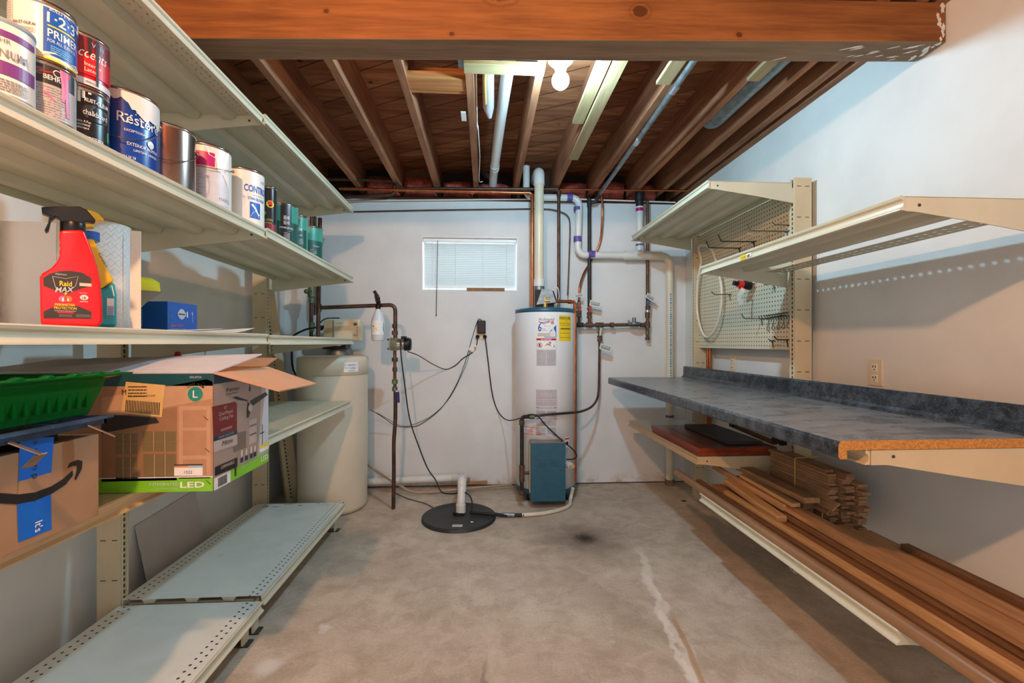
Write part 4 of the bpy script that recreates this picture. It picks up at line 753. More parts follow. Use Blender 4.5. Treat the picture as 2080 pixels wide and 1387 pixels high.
# ================================================================ left plumbing
Yp = 3.62
cp = thing('circulation_line', 'dark copper water line with a tee, elbow and drop to the floor', 'pipe', (-.72, Yp, 0))
T = PY(648, 625, Yp); E_ = PY(803, 619, Yp)
m = MB(); m.tube([PY(650, 443, Yp), PY(646, 690, Yp)], .0155, 'copper_dark', 14); m.cyl(T+Vector((0, 0, -.03)), T+Vector((0, 0, .03)), .019, 'copper_dark', 14); m.build('riser', cp)
m = MB(); m.tube(elbow_path([T, E_, PY(803, 688, Yp)], .05), .0155, 'copper_dark', 14); m.build('crossbar', cp)
m = MB(); m.tube([PY(802, 712, Yp), PY(802, 795, Yp)], .013, 'rusty_iron', 12)
for v, rr, mt in ((662, .020, 'copper_dark'), (676, .024, 'rusty_iron'), (730, .024, 'rusty_iron'), (750, .019, 'rusty_iron'), (775, .023, 'old_brass'), (790, .021, 'old_brass')): p = PY(802, v, Yp); m.cyl(p+Vector((0, 0, -.016)), p+Vector((0, 0, .016)), rr, mt, 8)
m.build('fittings', cp)
m = MB(); m.tube(smooth_path([PY(803, 790, Yp), PY(803, 850, Yp), PY(800, 900, Yp), PY(800, 960, Yp), PY(799, 1033, Yp)], 4), .015, 'copper_dark', 14); m.build('drop_leg', cp)
m = MB(); p = PY(806, 795, Yp-.03); m.cyl(p+Vector((0, .03, 0)), p, .012, 'chrome', 10); m.obox(p+Vector((.008, 0, -.045)), (.026, .014, .085), Matrix.Rotation(-.05, 3, 'Y'), 'dark_blue'); m.build('ball_valve_lever', cp, bevel=.004)
pump = thing('circulator_pump', 'small circulator pump with a black end cap on the dark copper line', 'pump', PY(810, 700, Yp)); p = PY(801, 699, Yp)
m = MB(); m.obox(p, (.055, .07, .10), Matrix.Identity(3), 'old_brass'); m.obox(p+Vector((-.028, -.0, 0)), (.012, .09, .09), Matrix.Identity(3), 'galvanized')
for a in (-1, 1): m.cyl(p+Vector((-.05, -.03, a*.036)), p+Vector((.01, -.03, a*.036)), .007, 'rusty_iron', 8)
m.build('volute', pump, bevel=.006)
m = MB(); m.cyl(p+Vector((.025, 0, .0)), p+Vector((.085, 0, .0)), .048, 'chrome', 24); m.build('motor_body', pump)
m = MB(); m.lathe([(.052, .0), (.053, .035), (.045, .05), (0, .052)], p+Vector((.08, 0, 0)), 'black_plastic', 24, axis=(1, 0, 0)); m.obox(p+Vector((.075, 0, .052)), (.04, .04, .02), Matrix.Identity(3), 'black_plastic'); m.build('end_cap', pump)
# far left valve riser
m = MB(); m.tube([PY(633, 440, 3.95), PY(632, 700, 3.95)], .0155, 'copper_dark', 14)
for v, rr in ((588, .030), (598, .034), (610, .026), (660, .026), (668, .022)): p = PY(633, v, 3.95); m.cyl(p+Vector((0, 0, -.022)), p+Vector((0, 0, .022)), rr, 'old_brass', 8)
p = PY(622, 592, 3.93); m.cyl(p, p+Vector((.05, 0, 0)), .012, 'old_brass', 10); m.ball(p, .02, 'old_brass', 10); tag(m.build('valve_riser'), 'dark pipe with a grey-green brass valve behind the left shelves', 'pipe')
pipe('copper_pipe', 'dark copper pipe rising in the back left corner behind the green cans', [PY(640, 440, 4.08), PY(640, 640, 4.08)], .013, 'copper_dark')
# spray bottle hanging on the line
sb = thing('spray_bottle', 'clear spray bottle with a blue label hanging from the dark copper line', 'bottle', PY(768, 690, Yp-.03)); c = PY(768, 692, Yp-.035); K = Yp/FPX
prof = [(0, 0), (.046, 0), (.052, .008), (.053, .16), (.046, .19), (.028, .235), (.02, .25), (.018, .27)]
prof = [(r*.96, z*.93) for r, z in prof]; m = MB(); m.lathe(prof, c, 'bottle_clear', 24); m.build('body', sb)
A = Art(.01); A.rect(-.05, .045, .05, .155, 'ink_white', 1); A.poly([(-.05, .155), (.05, .155), (.05, .06), (.035, .09), (.0, .13), (-.05, .145)], 'ink_cyan', 2); A.disc(-.022, .085, .014, 'ink_yellow', 2); A.disc(-.038, .11, .006, 'ink_red', 2); A.bars(.03, .09, .043, .145, 'ink_white', 3, 12, 3, False); A.build('label', sb, cyl_fn(c.x, c.y, c.z, .0518, -1.34))
m = MB(); h = c+Vector((0, 0, .25)); m.cyl(h-Vector((0, 0, .005)), h+Vector((0, 0, .035)), .019, 'black_plastic', 16); m.tube([h+Vector((0, -.01, .03)), h+Vector((.01, -.03, .075)), h+Vector((.0, -.03, .10)), h+Vector((-.02, -.03, .13))], [.013, .014, .011, .008], 'black_plastic', 10); m.tube([h+Vector((.008, -.035, .08)), h+Vector((.025, -.04, .05)), h+Vector((.02, -.04, .03))], .005, 'black_plastic', 8); m.obox(h+Vector((0, -.025, .075)), (.03, .03, .055), Matrix.Rotation(-.2, 3, 'Y'), 'black_plastic'); m.obox(h+Vector((-.012, -.03, .115)), (.022, .024, .04), Matrix.Rotation(-.5, 3, 'Y'), 'black_plastic'); m.build('trigger_head', sb)
# ================================================================ water softener
BX, BY, BR = -1.205, 3.70, .262
bt = thing('brine_tank', 'tall round beige brine tank of the water softener', 'tank', (BX, BY, 0)); zt_ = 1.20
m = MB(); m.lathe([(0, 0), (BR-.03, 0), (BR-.01, .01), (BR-.004, .04), (BR+.002, .6), (BR, zt_-.145)], (BX, BY, 0), 'brine_beige', 64); m.build('tank_body', bt)
m = MB(); m.lathe([(BR-.002, zt_-.145), (BR+.006, zt_-.142), (BR+.006, zt_-.02), (BR-.004, zt_-.006), (BR-.03, zt_), (0, zt_+.004)], (BX, BY, 0), 'brine_beige', 64); m.build('lid', bt)
A = Art(.01); A.rect(-.06, -.038, .06, .038, 'ink_white', 1); A.text('SERVICE', 0, .008, .014, 'ink_blue', 2, .06, 'c', bold=.03); A.text('Culligan', .01, -.014, .016, 'ink_blue', 2, .058, 'c', shear=.3); A.rect(-.055, -.008, -.028, -.005, 'ink_blue', 2); A.rect(-.055, .013, -.036, .015, 'ink_blue', 2); A.rect(.036, .013, .055, .015, 'ink_blue', 2); A.lines(-.02, -.03, .03, -.022, 1, 'ink_blue', 2); A.build('service_sticker', bt, cyl_fn(BX, BY, 1.12, BR+.007, math.atan2(-BY, -BX)+.50))
so = thing('water_softener', 'water softener tank and beige control head behind the brine tank', 'water softener', (-1.24, 4.0, 0)); sx = -1.27; sy = 4.055
m = MB(); m.lathe([(0, 0), (.105, 0), (.108, .03), (.108, 1.22), (.095, 1.27), (.06, 1.31), (.04, 1.325)], (sx, sy, 0), 'black_rubber', 32); m.lathe([(.109, 1.1), (.109, 1.215), (.096, 1.265)], (sx, sy, .002), 'galvanized', 32); m.build('mineral_tank', so)
m = MB(); p = PY(683, 700, 3.95); m.obox(p, (.19, .12, .07), Matrix.Identity(3), 'black_plastic'); m.obox(p+Vector((.03, -.062, .005)), (.05, .004, .03), Matrix.Identity(3), 'tag_white'); m.cyl((sx, sy-.0, 1.30), (sx, sy, 1.36), .05, 'black_plastic', 20); m.build('valve_body', so)
a = PY(677, 648, 3.86); b = PY(730, 692, 3.86); m = MB(); m.box(a.x, b.x, 3.86, 3.98, b.z, a.z, 'control_beige'); cb = m.build('control_head', so, bevel=.01)
m = MB(); a2 = PY(659, 648, 3.9); m.box(a2.x, a.x-.002, 3.88, 4.0, b.z-.0, a.z-.004, 'shelf_steel_tan'); m.build('control_side', so, bevel=.006)
A = Art(); A.text('Culligan', .02, .14, .014, 'ink_gold', 1, .055, shear=.25); A.rect(.165, .128, .195, .148, 'ink_dark', 1)
for q in (.168, .178, .188): A.rect(q, .133, q+.005, .143, 'ink_grey', 2)
for z in (.105, .085, .068): A.rect(.19, z, .2, z+.006, 'ink_dark', 1)
A.lines(.16, .038, .2, .06, 3, 'ink_grey', 1); A.build('control_panel_print', so, plane_fn((a.x, 3.8585, b.z), (1, 0, 0), (0, 0, 1)))
m = MB(); m.tube(smooth_path([PY(588, 690, 3.9), PY(600, 679, 3.9), PY(625, 668, 3.88), PY(655, 664, 3.9)], 5), .008, 'black_rubber', 8); p = PY(652, 666, 3.9); m.ball(p, .022, 'black_plastic', 10); m.cyl(p, p+Vector((.05, 0, .02)), .014, 'black_plastic', 10); m.tube(smooth_path([PY(650, 656, 3.9), PY(662, 647, 3.92), PY(690, 646, 3.95)], 5), .005, 'black_rubber', 8); m.build('brine_hose', so)
m = MB(); m.tube(smooth_path([PY(593, 700, 3.9), PY(593, 735, 3.9), PY(599, 758, 3.9), PY(612, 760, 3.88), PY(630, 752, 3.9)], 5), .008, 'black_rubber', 8); tag(m.build('black_hose'), 'black hose looping down left of the brine tank', 'hose')
pipe('white_pipe', 'grey-white standpipe in the back left corner behind the brine tank', [(-1.62, 4.06, 0.0), (-1.62, 4.06, 1.25)], .045, 'pvc_white', n=20)
# ================================================================ electrical and cords
oc = PY(977, 684, YB-.004); ot = thing('wall_outlet', 'cream double outlet on the back wall with two black plugs', 'outlet', oc)
m = MB(); m.box(oc.x-.05, oc.x+.05, YB-.008, YB-.0005, oc.z-.024, oc.z+.030, 'cream_plate'); m.build('cover_plate', ot, bevel=.002)
for u in (970, 985): p = PY(u, 684, YB-.03); m = MB(); m.lathe([(0, -.022), (.010, -.02), (.018, 0), (.018, .018), (0, .02)], p, 'black_plastic', 14, axis=(0, 1, 0)); m.build('plug', ot)
ap = PY(978, 664, YB-.04); m = MB(); m.obox((ap.x, YB-.03, ap.z), (.075, .055, .115), Matrix.Identity(3), 'black_plastic'); tag(m.build('power_adapter', bevel=.008), 'black power adapter plugged in above the back wall outlet', 'adapter')
def cord(label, pts, r=.004, mat='black_rubber', name='electric_cable', it=6): m = MB(); m.tube(smooth_path(pts, it), r, mat, 8); return tag(m.build(name), label, 'cord')
W_ = YB-.012
cord('black pump cord sagging from the circulator pump to the outlet', [PY(828, 714, 3.62), PY(850, 722, 3.75), PY(880, 740, 4.0), PY(905, 750, W_), PY(925, 742, W_), PY(940, 728, W_), PY(960, 715, W_), PY(968, 700, W_), PY(970, 686, W_-.012)])
cord('thin black cord in two loops from the brine tank to the power adapter', [PY(752, 832, 3.9), PY(775, 845, 4.0), PY(802, 864, 4.08), PY(830, 867, W_), PY(855, 861, W_), PY(895, 830, W_), PY(925, 785, W_), PY(945, 735, W_), PY(958, 690, W_), PY(971, 650, W_), PY(980, 652, W_)], .0028)
cord('thin brown cord hanging just under the black one on the back wall', [PY(765, 838, W_), PY(790, 852, W_), PY(815, 865, W_), PY(840, 862, W_), PY(880, 842, W_), PY(915, 805, W_), PY(945, 745, W_), PY(955, 712, W_)], .002, 'hook_dark')
cord('long black cord falling from the circulator pump to the sump lid', [PY(813, 690, 3.55), PY(815, 725, 3.55), PY(822, 780, 3.56), PY(832, 850, 3.6), PY(850, 905, 3.6), PY(868, 950, 3.6), PY(885, 975, 3.57), PY(896, 998, 3.53), PY(915, 1003, 3.5), PY(945, 1001, 3.46), PY(958, 1015, 3.44), PY(958, 1038, 3.42)], .0052)
cord('black cord hanging from the outlet and crossing the heater front to the burner box', [PY(986, 688, W_-.01), PY(991, 730, W_), PY(1000, 800, W_), PY(1012, 836, W_), PY(1030, 853, 4.0), PY(1055, 850, 3.62), PY(1075, 842, 3.57), PY(1092, 845, 3.56), PY(1110, 865, 3.58), PY(1140, 893, 3.60), PY(1163, 912, 3.60), PY(1171, 925, 3.62), PY(1165, 932, 3.61), PY(1150, 933, 3.60)], .0052)
m = MB(); m.obox(PY(960, 706, W_-.01), (.05, .002, .07), Matrix.Rotation(.5, 3, 'Y'), 'tag_white'); m.obox(PY(965, 707, W_-.014), (.016, .002, .02), Matrix.Rotation(-.4, 3, 'Y'), 'ink_orange'); tag(m.build('cord_tag'), 'white and orange tag on the cords below the back wall outlet', 'tag')
# ================================================================ sump
sx_, sy_ = -.193, 3.40; sp = thing('sump_lid', 'round black sump pit lid flush on the concrete floor', 'lid', (sx_, sy_, 0))  # only the lid over the pit, with its fittings; no pit is modelled
m = MB(); m.lathe([(0, .018), (.245, .018), (.262, .024), (.272, .018), (.275, .0)], (sx_, sy_, 0), 'sump_black', 64); m.build('lid_plate', sp)
m = MB(); m.obox((sx_+.0, sy_-.19, .0195), (.07, .035, .002), Matrix.Rotation(-.05, 3, 'Z'), 'tag_white'); m.build('sticker', sp); A = Art(); A.lines(-.03, -.01, .03, .01, 2, 'tag_ink', 1); A.build('sticker_print', sp, plane_fn((sx_, sy_-.19, .0208), (1, -.05, 0), (0, 1, 0)))
m = MB(); m.ball((sx_+.10, sy_-.13, .020), .012, 'tag_white', 8, sz=.3); m.cyl((-.195, 3.44, .018), (-.195, 3.44, .035), .045, 'black_rubber', 20); m.build('grommet', sp)
q = PY(936, 1045, 3.44); dp_ = thing('sump_discharge_pipe', 'white plastic pipe rising from the sump lid, bending back to the wall', 'pipe', (q.x, 3.44, .02)); e1 = PY(938, 992, 3.5); e0 = PY(937, 1015, 3.44)
m = MB(); m.tube([(q.x, 3.44, .02), (q.x, 3.44, .09), e0, e1], [.031]*4, 'pvc_white', 20); m.cyl((q.x, 3.44, .03), (q.x, 3.44, .09), .037, 'pvc_white', 20); m.build('riser', dp_)
m = MB(); m.tube(elbow_path([e1-Vector((0, 0, .03)), e1+Vector((0, .02, .055)), (e1.x-.01, 4.02, .11), (e1.x-.1, 4.08, .10)], .05, 6), .034, 'pvc_white', 20); m.tube([(-.16, 4.085, .10), (-1.05, 4.09, .075)], .031, 'pvc_white', 20); m.build('run_to_wall', dp_)
m = MB(); m.cyl((-.245, 4.084, .098), (-.225, 4.084, .0985), .0345, 'pvc_primer', 20); m.tube([e1+Vector((0, -.006, -.035)), e1+Vector((0, -.0, -.02))], .0345, 'pvc_primer', 20); m.build('primer_ring', dp_)
hs = thing('drain_hose', 'cream hose running along the floor from the heater drain to the sump lid', 'hose', (.2, 3.4, 0))
m = MB(); m.tube(smooth_path([PZ(1060, 1046, .016), PZ(1098, 1043, .016), PZ(1130, 1037, .016), PZ(1155, 1027, .016), (hf(hx(1158), .1, .03)[0], hf(hx(1158), .1, .03)[1], .03), Vector(hf(hx(1159), .12, .05))], 6), .0145, 'hose_cream', 14); m.build('cream_section', hs)
m = MB(); m.tube(smooth_path([PZ(955, 1040, .034), PZ(985, 1043, .034), PZ(1003, 1044, .034), PZ(1018, 1046, .022), PZ(1040, 1046, .018), PZ(1064, 1046, .016)], 5), [.013]*26, 'black_rubber', 12); m.build('black_section', hs)
m = MB(); m.tube([PZ(1020, 1045, .022), PZ(1045, 1046, .018)], .0165, 'galvanized', 12); m.build('clamp_sleeve', hs)
m = MB(); m.tube(smooth_path([PY(745, 942, 4.08), PY(775, 963, 4.06), PY(810, 985, 3.95), PY(850, 1000, 3.93), PY(950, 992, 3.98), PY(1040, 984, 4.05)], 6), .010, 'hose_clear', 10); tag(m.build('clear_tube'), 'clear brownish tube curving along the wall base behind the sump', 'tube')
for lb, u0, u1, v0, v1 in (('thin wood lath lying against the wall base behind the sump pipe', 868, 955, 976, 982), ('short wood scrap at the wall base right of the sump pipe', 952, 990, 982, 989)):
    a = PY(u0, v0, 4.13); b = PY(u1, v0-2, 4.13); m = MB(); m.bar((a.x, 4.15, a.z), (b.x, 4.15, b.z), .012, .022, 'board_wood_1'); tag(m.build('wood_scrap'), lb, 'wood scrap')
cord('pale cord lying on the floor between the pipe foot and the sump', [PZ(800, 1000, .006), PZ(830, 1013, .006), PZ(865, 1023, .006), PZ(885, 1035, .006)], .003, 'hook_dark', 'floor_cord')
m = MB(); m.ball(PZ(1389, 1017, .006), .02, 'leaf_green', 8, 1.2, .5, .25); tag(m.build('dry_leaf'), 'dark green leaf on the floor near the right shelf foot', 'leaf')
# ================================================================ paint cans
ZC = 1.8155
def paint_can(label, x, y, z, r, h, body, group=None, art=None, lid='can_lid', rim='can_metal', handle=None, name='paint_can', drips=None, bands=None, n=40, aoff=0):
    t_ = thing(name, label, 'paint can', (x, y, z), group); f = r/.057
    m = MB(); m.lathe([(0, .002), (r-.004, .002), (r+.0012, 0), (r+.0015, .003), (r, .006), (r, h-.008), (r+.0018, h-.006), (r+.0018, h), (r-.006*f, h), (r-.008*f, h-.004)], (x, y, z), rim, n); m.build('rim_shell', t_)
    m = MB(); m.lathe([(r+.0006, .007), (r+.0006, h-.010)], (x, y, z), body, n)
    if bands:
        for z0, z1, mt in bands: m.lathe([(r+.0009, z0), (r+.0009, z1)], (x, y, z), mt, n)
    wr = m.build('wrap', t_)
    m = MB(); m.lathe([(r-.008*f, h-.004), (r-.013*f, h-.006), (r-.018*f, h-.002), (0, h-.002)], (x, y, z), lid, n); m.build('lid', t_)
    fa = math.atan2(-y, -x)+aoff
    if art: A = Art(.006); art(A, r, h); A.build('printed_label', wr, cyl_fn(x, y, z, r+.001, fa))
    if drips: A = Art(.006); drips(A, r, h); A.build('paint_drips', wr, cyl_fn(x, y, z, r+.0026, fa))
    if handle:
        m = MB(); side, sag = handle; pts = []
        for k in range(13):
            a = fa-1.45+2.9*k/12; rr = r+.006+.012*math.sin(PI*k/12); pts.append((x+rr*math.cos(a), y+rr*math.sin(a), z+h*.72-sag*math.sin(PI*k/12)))
        m.tube(pts, .0014, 'hook_wire', 6)
        for e in (pts[0], pts[-1]): m.ball(e, .006, 'can_metal', 8)
        m.build('wire_handle', t_)
    return t_
PG = 'paint cans on the left shelf'
def a_plat(A, r, h):
    A.text('PLATINUM', -.045, h*.52, .016, 'ink_silver', 3, .085); A.text('BEHR', -.01, h*.68, .010, 'ink_grey', 3, .03); A.rect(-.06, h*.28, .07, h*.45, 'ink_purple', 2); A.rect(-.06, h*.76, .07, h*.84, 'ink_purple', 2); A.rect(-.03, h*.30, -.008, h*.50, 'ink_lime', 3); A.disc(-.019, h*.42, .006, 'ink_white', 4); A.text('PLUS', -.04, h*.2, .009, 'ink_purple', 3, .03); A.lines(.0, h*.08, .05, h*.24, 5, 'ink_grey', 3); A.text('LATINUM', -.04, h*.5, .018, 'ink_grey', 4, .088, bold=.01)
t_ = paint_can('white and purple plastic paint pail with a grey-blue lid, leftmost on the paint shelf', -1.052, can_y(72, -1.052, 0.058), ZC, .058, .165, 'can_white', PG, a_plat, lid='pail_lid', rim='pail_lid', name='paint_pail')
def d_pink(A, r, h):
    A.stroke([(.036, h-.01), (.037, h*.6), (.035, h*.4)], [.016, .010, .006], 'ink_pink', 1); A.poly([(-.015, h-.012), (.05, h-.012), (.05, h-.02), (.02, h-.022), (-.0, h-.03), (-.015, h-.022)], 'ink_red', 1); A.stroke([(-.004, h*.50), (.006, h*.46), (.02, h*.36)], [.003, .006, .002], 'ink_pink', 1); A.stroke([(.040, h-.01), (.043, h*.5), (.045, h*.15)], [.012, .007, .006], 'ink_magenta', 1)
def a_behr(A, r, h):
    A.rect(-.06, h*.62, .065, h*.93, 'ink_dark', 1); A.rect(-.06, h*.06, .065, h*.62, 'ink_grey2', 1); A.text('BEHR', .0, h*.70, .011, 'ink_white', 2, .030, bold=.03); A.disc(.024, h*.84, .008, 'ink_white', 2); A.disc(.024, h*.84, .006, 'ink_dark', 3); A.lines(-.03, h*.76, .0, h*.88, 4, 'ink_grey2', 2, .3); A.lines(-.05, h*.1, .05, h*.6, 12, 'ink_grey', 2, .35, 4)
paint_can('grey paint can with a dark band and pink drips, under the white primer can', -1.056, can_y(155, -1.056, 0.0575), ZC, .0575, .138, 'can_grey', PG, a_behr, drips=d_pink)
def a_prim(A, r, h):
    A.rect(.0, h*.12, .085, h*.9, 'ink_blue', 1); A.text('1\u00B72\u00B73', .006, h*.66, .024, 'ink_white', 3, .058, bold=.04, rot=-.02); A.text('BULLS EYE', .01, h*.86, .008, 'ink_white', 3, .04, shear=.2); A.text('PRIMER', .007, h*.42, .019, 'ink_white', 3, .066, bold=.03); A.text('FOR ALL SURFACES', .007, h*.33, .008, 'ink_white', 3, .06); A.rect(.007, h*.59, .065, h*.615, 'ink_yellow', 3); A.rect(-.06, h*.03, .085, h*.06, 'ink_yellow', 2)
    A.text('RUST-OLEUM', -.048, h*.52, .007, 'ink_black', 2, .036, bold=.03); A.rect(-.053, h*.52, -.050, h*.57, 'ink_red', 2); A.lines(-.052, h*.4, -.012, h*.49, 4, 'ink_grey2', 2); A.bars(-.035, h*.08, -.01, h*.3, n=14); A.lines(-.078, h*.1, -.058, h*.95, 20, 'ink_grey', 2, .3); A.rect(-.0565, 0.01, -.0555, h*.95, 'ink_grey2', 2); A.lines(.012, h*.16, .06, h*.3, 4, 'ink_lightblue', 2)
def d_prim(A, r, h): A.poly([(.02, h-.008), (.09, h-.008), (.09, h*.72), (.082, h*.78), (.075, h*.74), (.065, h*.82), (.05, h*.84), (.035, h*.9)], 'paint_drip', 1); A.poly([(.0, h*.14), (.02, h*.18), (.05, h*.12), (.07, h*.16), (.085, h*.11), (.085, .012), (0, .012)], 'paint_drip', 1)
paint_can('white primer can with a blue numbered label, stacked topmost at the left', -1.056, can_y(155, -1.056, 0.0575), ZC+.1385, .0575, .138, 'can_white', PG, a_prim, drips=d_prim)
def a_chalk(A, r, h):
    A.poly([(-.02, h*.12), (.07, h*.12), (.07, h*.32), (.03, h*.38), (.0, h*.46), (-.02, h*.52)], 'ink_green', 1); A.disc(.035, h*.56, .034, 'ink_dark', 2, h*.16); A.text('chalkboard', .005, h*.5, .014, 'ink_white', 3, .055); A.text('RUST-OLEUM', .008, h*.74, .010, 'ink_white', 3, .056, bold=.03); A.text('Create A Fun', -.012, h*.34, .006, 'ink_white', 3, .032); A.text('Functional', -.01, h*.28, .006, 'ink_white', 3, .028); A.text('Chalkboard', -.014, h*.22, .006, 'ink_white', 3, .03); A.lines(-.02, h*.06, .05, h*.11, 2, 'ink_white', 2)
def d_chalk(A, r, h):
    for x, l in ((-.012, .26), (-.002, .3), (.006, .22), (.018, .12)): A.stroke([(x, h-.012), (x, h*(1-l))], .006, 'paint_drip', 1)
paint_can('black chalkboard paint can with white drips, under the red can', -1.062, can_y(222, -1.062, 0.0575), ZC, .0575, .138, 'can_black', PG, a_chalk, drips=d_chalk)
def a_acc(A, r, h):
    A.rect(-.09, h*.60, .09, h*.93, 'ink_maroon', 1); A.rect(-.09, h*.24, .09, h*.62, 'ink_red', 2); A.rect(-.09, h*.05, .09, h*.17, 'ink_silver', 1); A.text('Accents', -.022, h*.55, .026, 'can_white', 3, .082, shear=.35); A.text('Vals', .02, h*.78, .013, 'ink_lightblue', 3, .03); A.text('Interior', .008, h*.40, .010, 'can_white', 3, .036); A.text('Latex', .008, h*.30, .010, 'can_white', 3, .026); A.text('(946mL)', .01, h*.09, .005, 'ink_dark', 3, .02)
def d_acc(A, r, h):
    for x, l in ((.018, .42), (.034, .95)): A.stroke([(x, h-.01), (x, h*(1-l)+.004)], [.008, .005], 'ink_dark', 1)
paint_can('red and purple paint can with white script stacked on the black one', -1.062, can_y(222, -1.062, 0.0575), ZC+.1385, .0575, .138, 'can_red', PG, a_acc, drips=d_acc)
def a_res(A, r, h):
    A.text('Restore', -.012, h*.55, .030, 'ink_white', 3, .115); A.text('EXCEPTIONAL', .004, h*.44, .007, 'ink_white', 3, .055); A.text('EXTERIOR ACRYLIC', .01, h*.26, .009, 'ink_white', 3, .09, bold=.02); A.text('LIFETIME LIMITED', .025, h*.19, .007, 'ink_white', 3, .07); A.disc(.072, h*.36, .011, 'ink_white', 3); A.text('124 W 58', .0, h*.08, .008, 'ink_white', 3, .03); A.text('AK', .05, h*.78, .016, 'ink_white', 3, .02); A.poly([(-.1, h*.05), (-.03, h*.05), (-.03, h*.9), (-.1, h*.9)], 'ink_navy', 1)
def d_res(A, r, h):
    R = random.Random(4); top = [(-.05+.19*k/24, h-.009) for k in range(25)]; bot = [(x, h*(.90-.26*min(1, max(0, (x+.03)/.10))+R.uniform(-.05, .05))) for x, _ in top]
    for k in range(24): A.poly([top[k], top[k+1], bot[k+1], bot[k]], 'paint_drip', 1)
    for _ in range(14): A.disc(R.uniform(.0, .1), h*R.uniform(.55, .72), R.uniform(.002, .006), 'paint_drip', 1, R.uniform(.001, .004), 8)
paint_can('big blue paint can with white spill down its top, on the left shelf', -1.088, can_y(322, -1.088, 0.086), ZC, .086, .216, 'can_blue', PG, a_res, drips=d_res, handle=(1, .09))
paint_can('bare shiny metal paint can between the blue and the magenta can', -1.088, can_y(398, -1.088, 0.086), ZC, .086, .205, 'can_metal', PG, None, handle=(1, .07))
def a_mag(A, r, h):
    A.rect(-.085, h*.64, .03, h*.86, 'ink_magenta', 1); A.rect(-.085, h*.05, .09, h*.60, 'ink_grey3', 1); A.rect(-.085, h*.60, .04, h*.62, 'ink_gold', 2)
    for k in range(8): A.text('interior latex', -.06, h*(.53-.05*k), .004, 'ink_grey', 2, .04+.01*(k % 3))
    A.text('MARQ', .045, h*.12, .014, 'ink_grey', 2, .045)
def d_mag(A, r, h): A.poly([(.0, h-.01), (.09, h-.01), (.09, h*.35), (.075, h*.45), (.06, h*.55), (.04, h*.6), (.035, h*.78), (.01, h*.82)], 'can_white', 1)
paint_can('white paint can with a magenta band and splashed rim', -1.088, can_y(470, -1.088, 0.086), ZC, .086, .235, 'can_white', PG, a_mag, drips=d_mag, handle=(1, .03))
def a_con(A, r, h):
    A.text('CONTROL', .005, h*.60, .030, 'ink_blue', 2, .12, bold=.05); A.text('STAIN BLOCKER', .02, h*.46, .012, 'ink_blue', 2, .085, bold=.03); A.rect(.028, h*.14, .075, h*.42, 'ink_blue', 2); A.poly([(.03, h*.16), (.07, h*.16), (.055, h*.28), (.04, h*.24)], 'ink_white', 3); A.stroke([(.035, h*.38), (.05, h*.32), (.07, h*.2)], .008, 'ink_white', 3); A.text('interior exterior', .04, h*.54, .006, 'ink_grey', 2, .05); A.text('ULTRA', .08, h*.8, .012, 'ink_blue', 2, .03)
paint_can('cream paint can with blue stain blocker lettering', -1.088, can_y(537, -1.088, 0.086), ZC, .086, .248, 'can_white', PG, a_con)
ZD = 1.824
def a_aus(A, r, h): A.disc(.008, h*.62, .017, 'ink_yellow', 2); A.disc(.008, h*.64, .010, 'ink_red', 3); A.rect(-.03, h*.02, .04, h*.2, 'ink_maroon', 2); A.text('AUSTIN', -.022, h*.26, .010, 'ink_gold', 3, .04, bold=.03); A.text('FINISH', -.02, h*.2, .009, 'ink_gold', 3, .034); A.disc(-.018, h*.42, .009, 'ink_lime', 2)
paint_can('slim black can with yellow and red print left of the green cans', -1.045, can_y(562, -1.045, 0.036), ZD, .036, .225, 'can_black', PG, a_aus, name='stain_can')
def a_grn(A, r, h):
    A.rect(-.095, h*.05, .12, h*.55, 'ink_dkgreen', 1); A.rect(.0, h*.05, .055, h*.98, 'can_black', 2); A.text('BEHR', .014, h*.60, .02, 'ink_silver', 3, .03, bold=.03); A.text('BEHR', .014, h*.48, .02, 'ink_silver', 3, .03); A.text('MARQUEE', -.005, h*.38, .009, 'ink_white', 3, .07); A.lines(.015, h*.12, .045, h*.3, 5, 'ink_grey2', 3)
paint_can('large green paint can with a black stripe, first of the three green ones', -1.095, can_y(606, -1.095, 0.086), ZD-.006, .086, .215, 'can_teal', 'green paint cans on the far shelf', a_grn, handle=(1, .10))
def a_grn2(A, r, h): A.rect(-.06, h*.05, .06, h*.6, 'ink_dkgreen', 1); A.text('BEHR', .0, h*.56, .015, 'ink_white', 3, .03, bold=.03); A.text('MARQUEE', -.03, h*.42, .007, 'ink_white', 3, .06); A.lines(-.01, h*.2, .035, h*.36, 4, 'ink_grey2', 3)
paint_can('narrow green paint can between the two large green ones', -1.065, can_y(625, -1.065, 0.0575), ZD-.010, .0575, .20, 'can_teal', 'green paint cans on the far shelf', a_grn2)
def a_grn3(A, r, h): A.rect(-.095, h*.05, .1, h*.58, 'ink_dkgreen', 1); A.text('PAINT', .03, h*.40, .008, 'ink_white', 3, .04); A.lines(.01, h*.2, .05, h*.34, 3, 'ink_grey2', 3)
paint_can('rightmost green paint can at the end of the paint shelf', -1.115, can_y(656, -1.115, 0.086), ZD-.013, .086, .215, 'can_teal', 'green paint cans on the far shelf', a_grn3, handle=(1, .10))

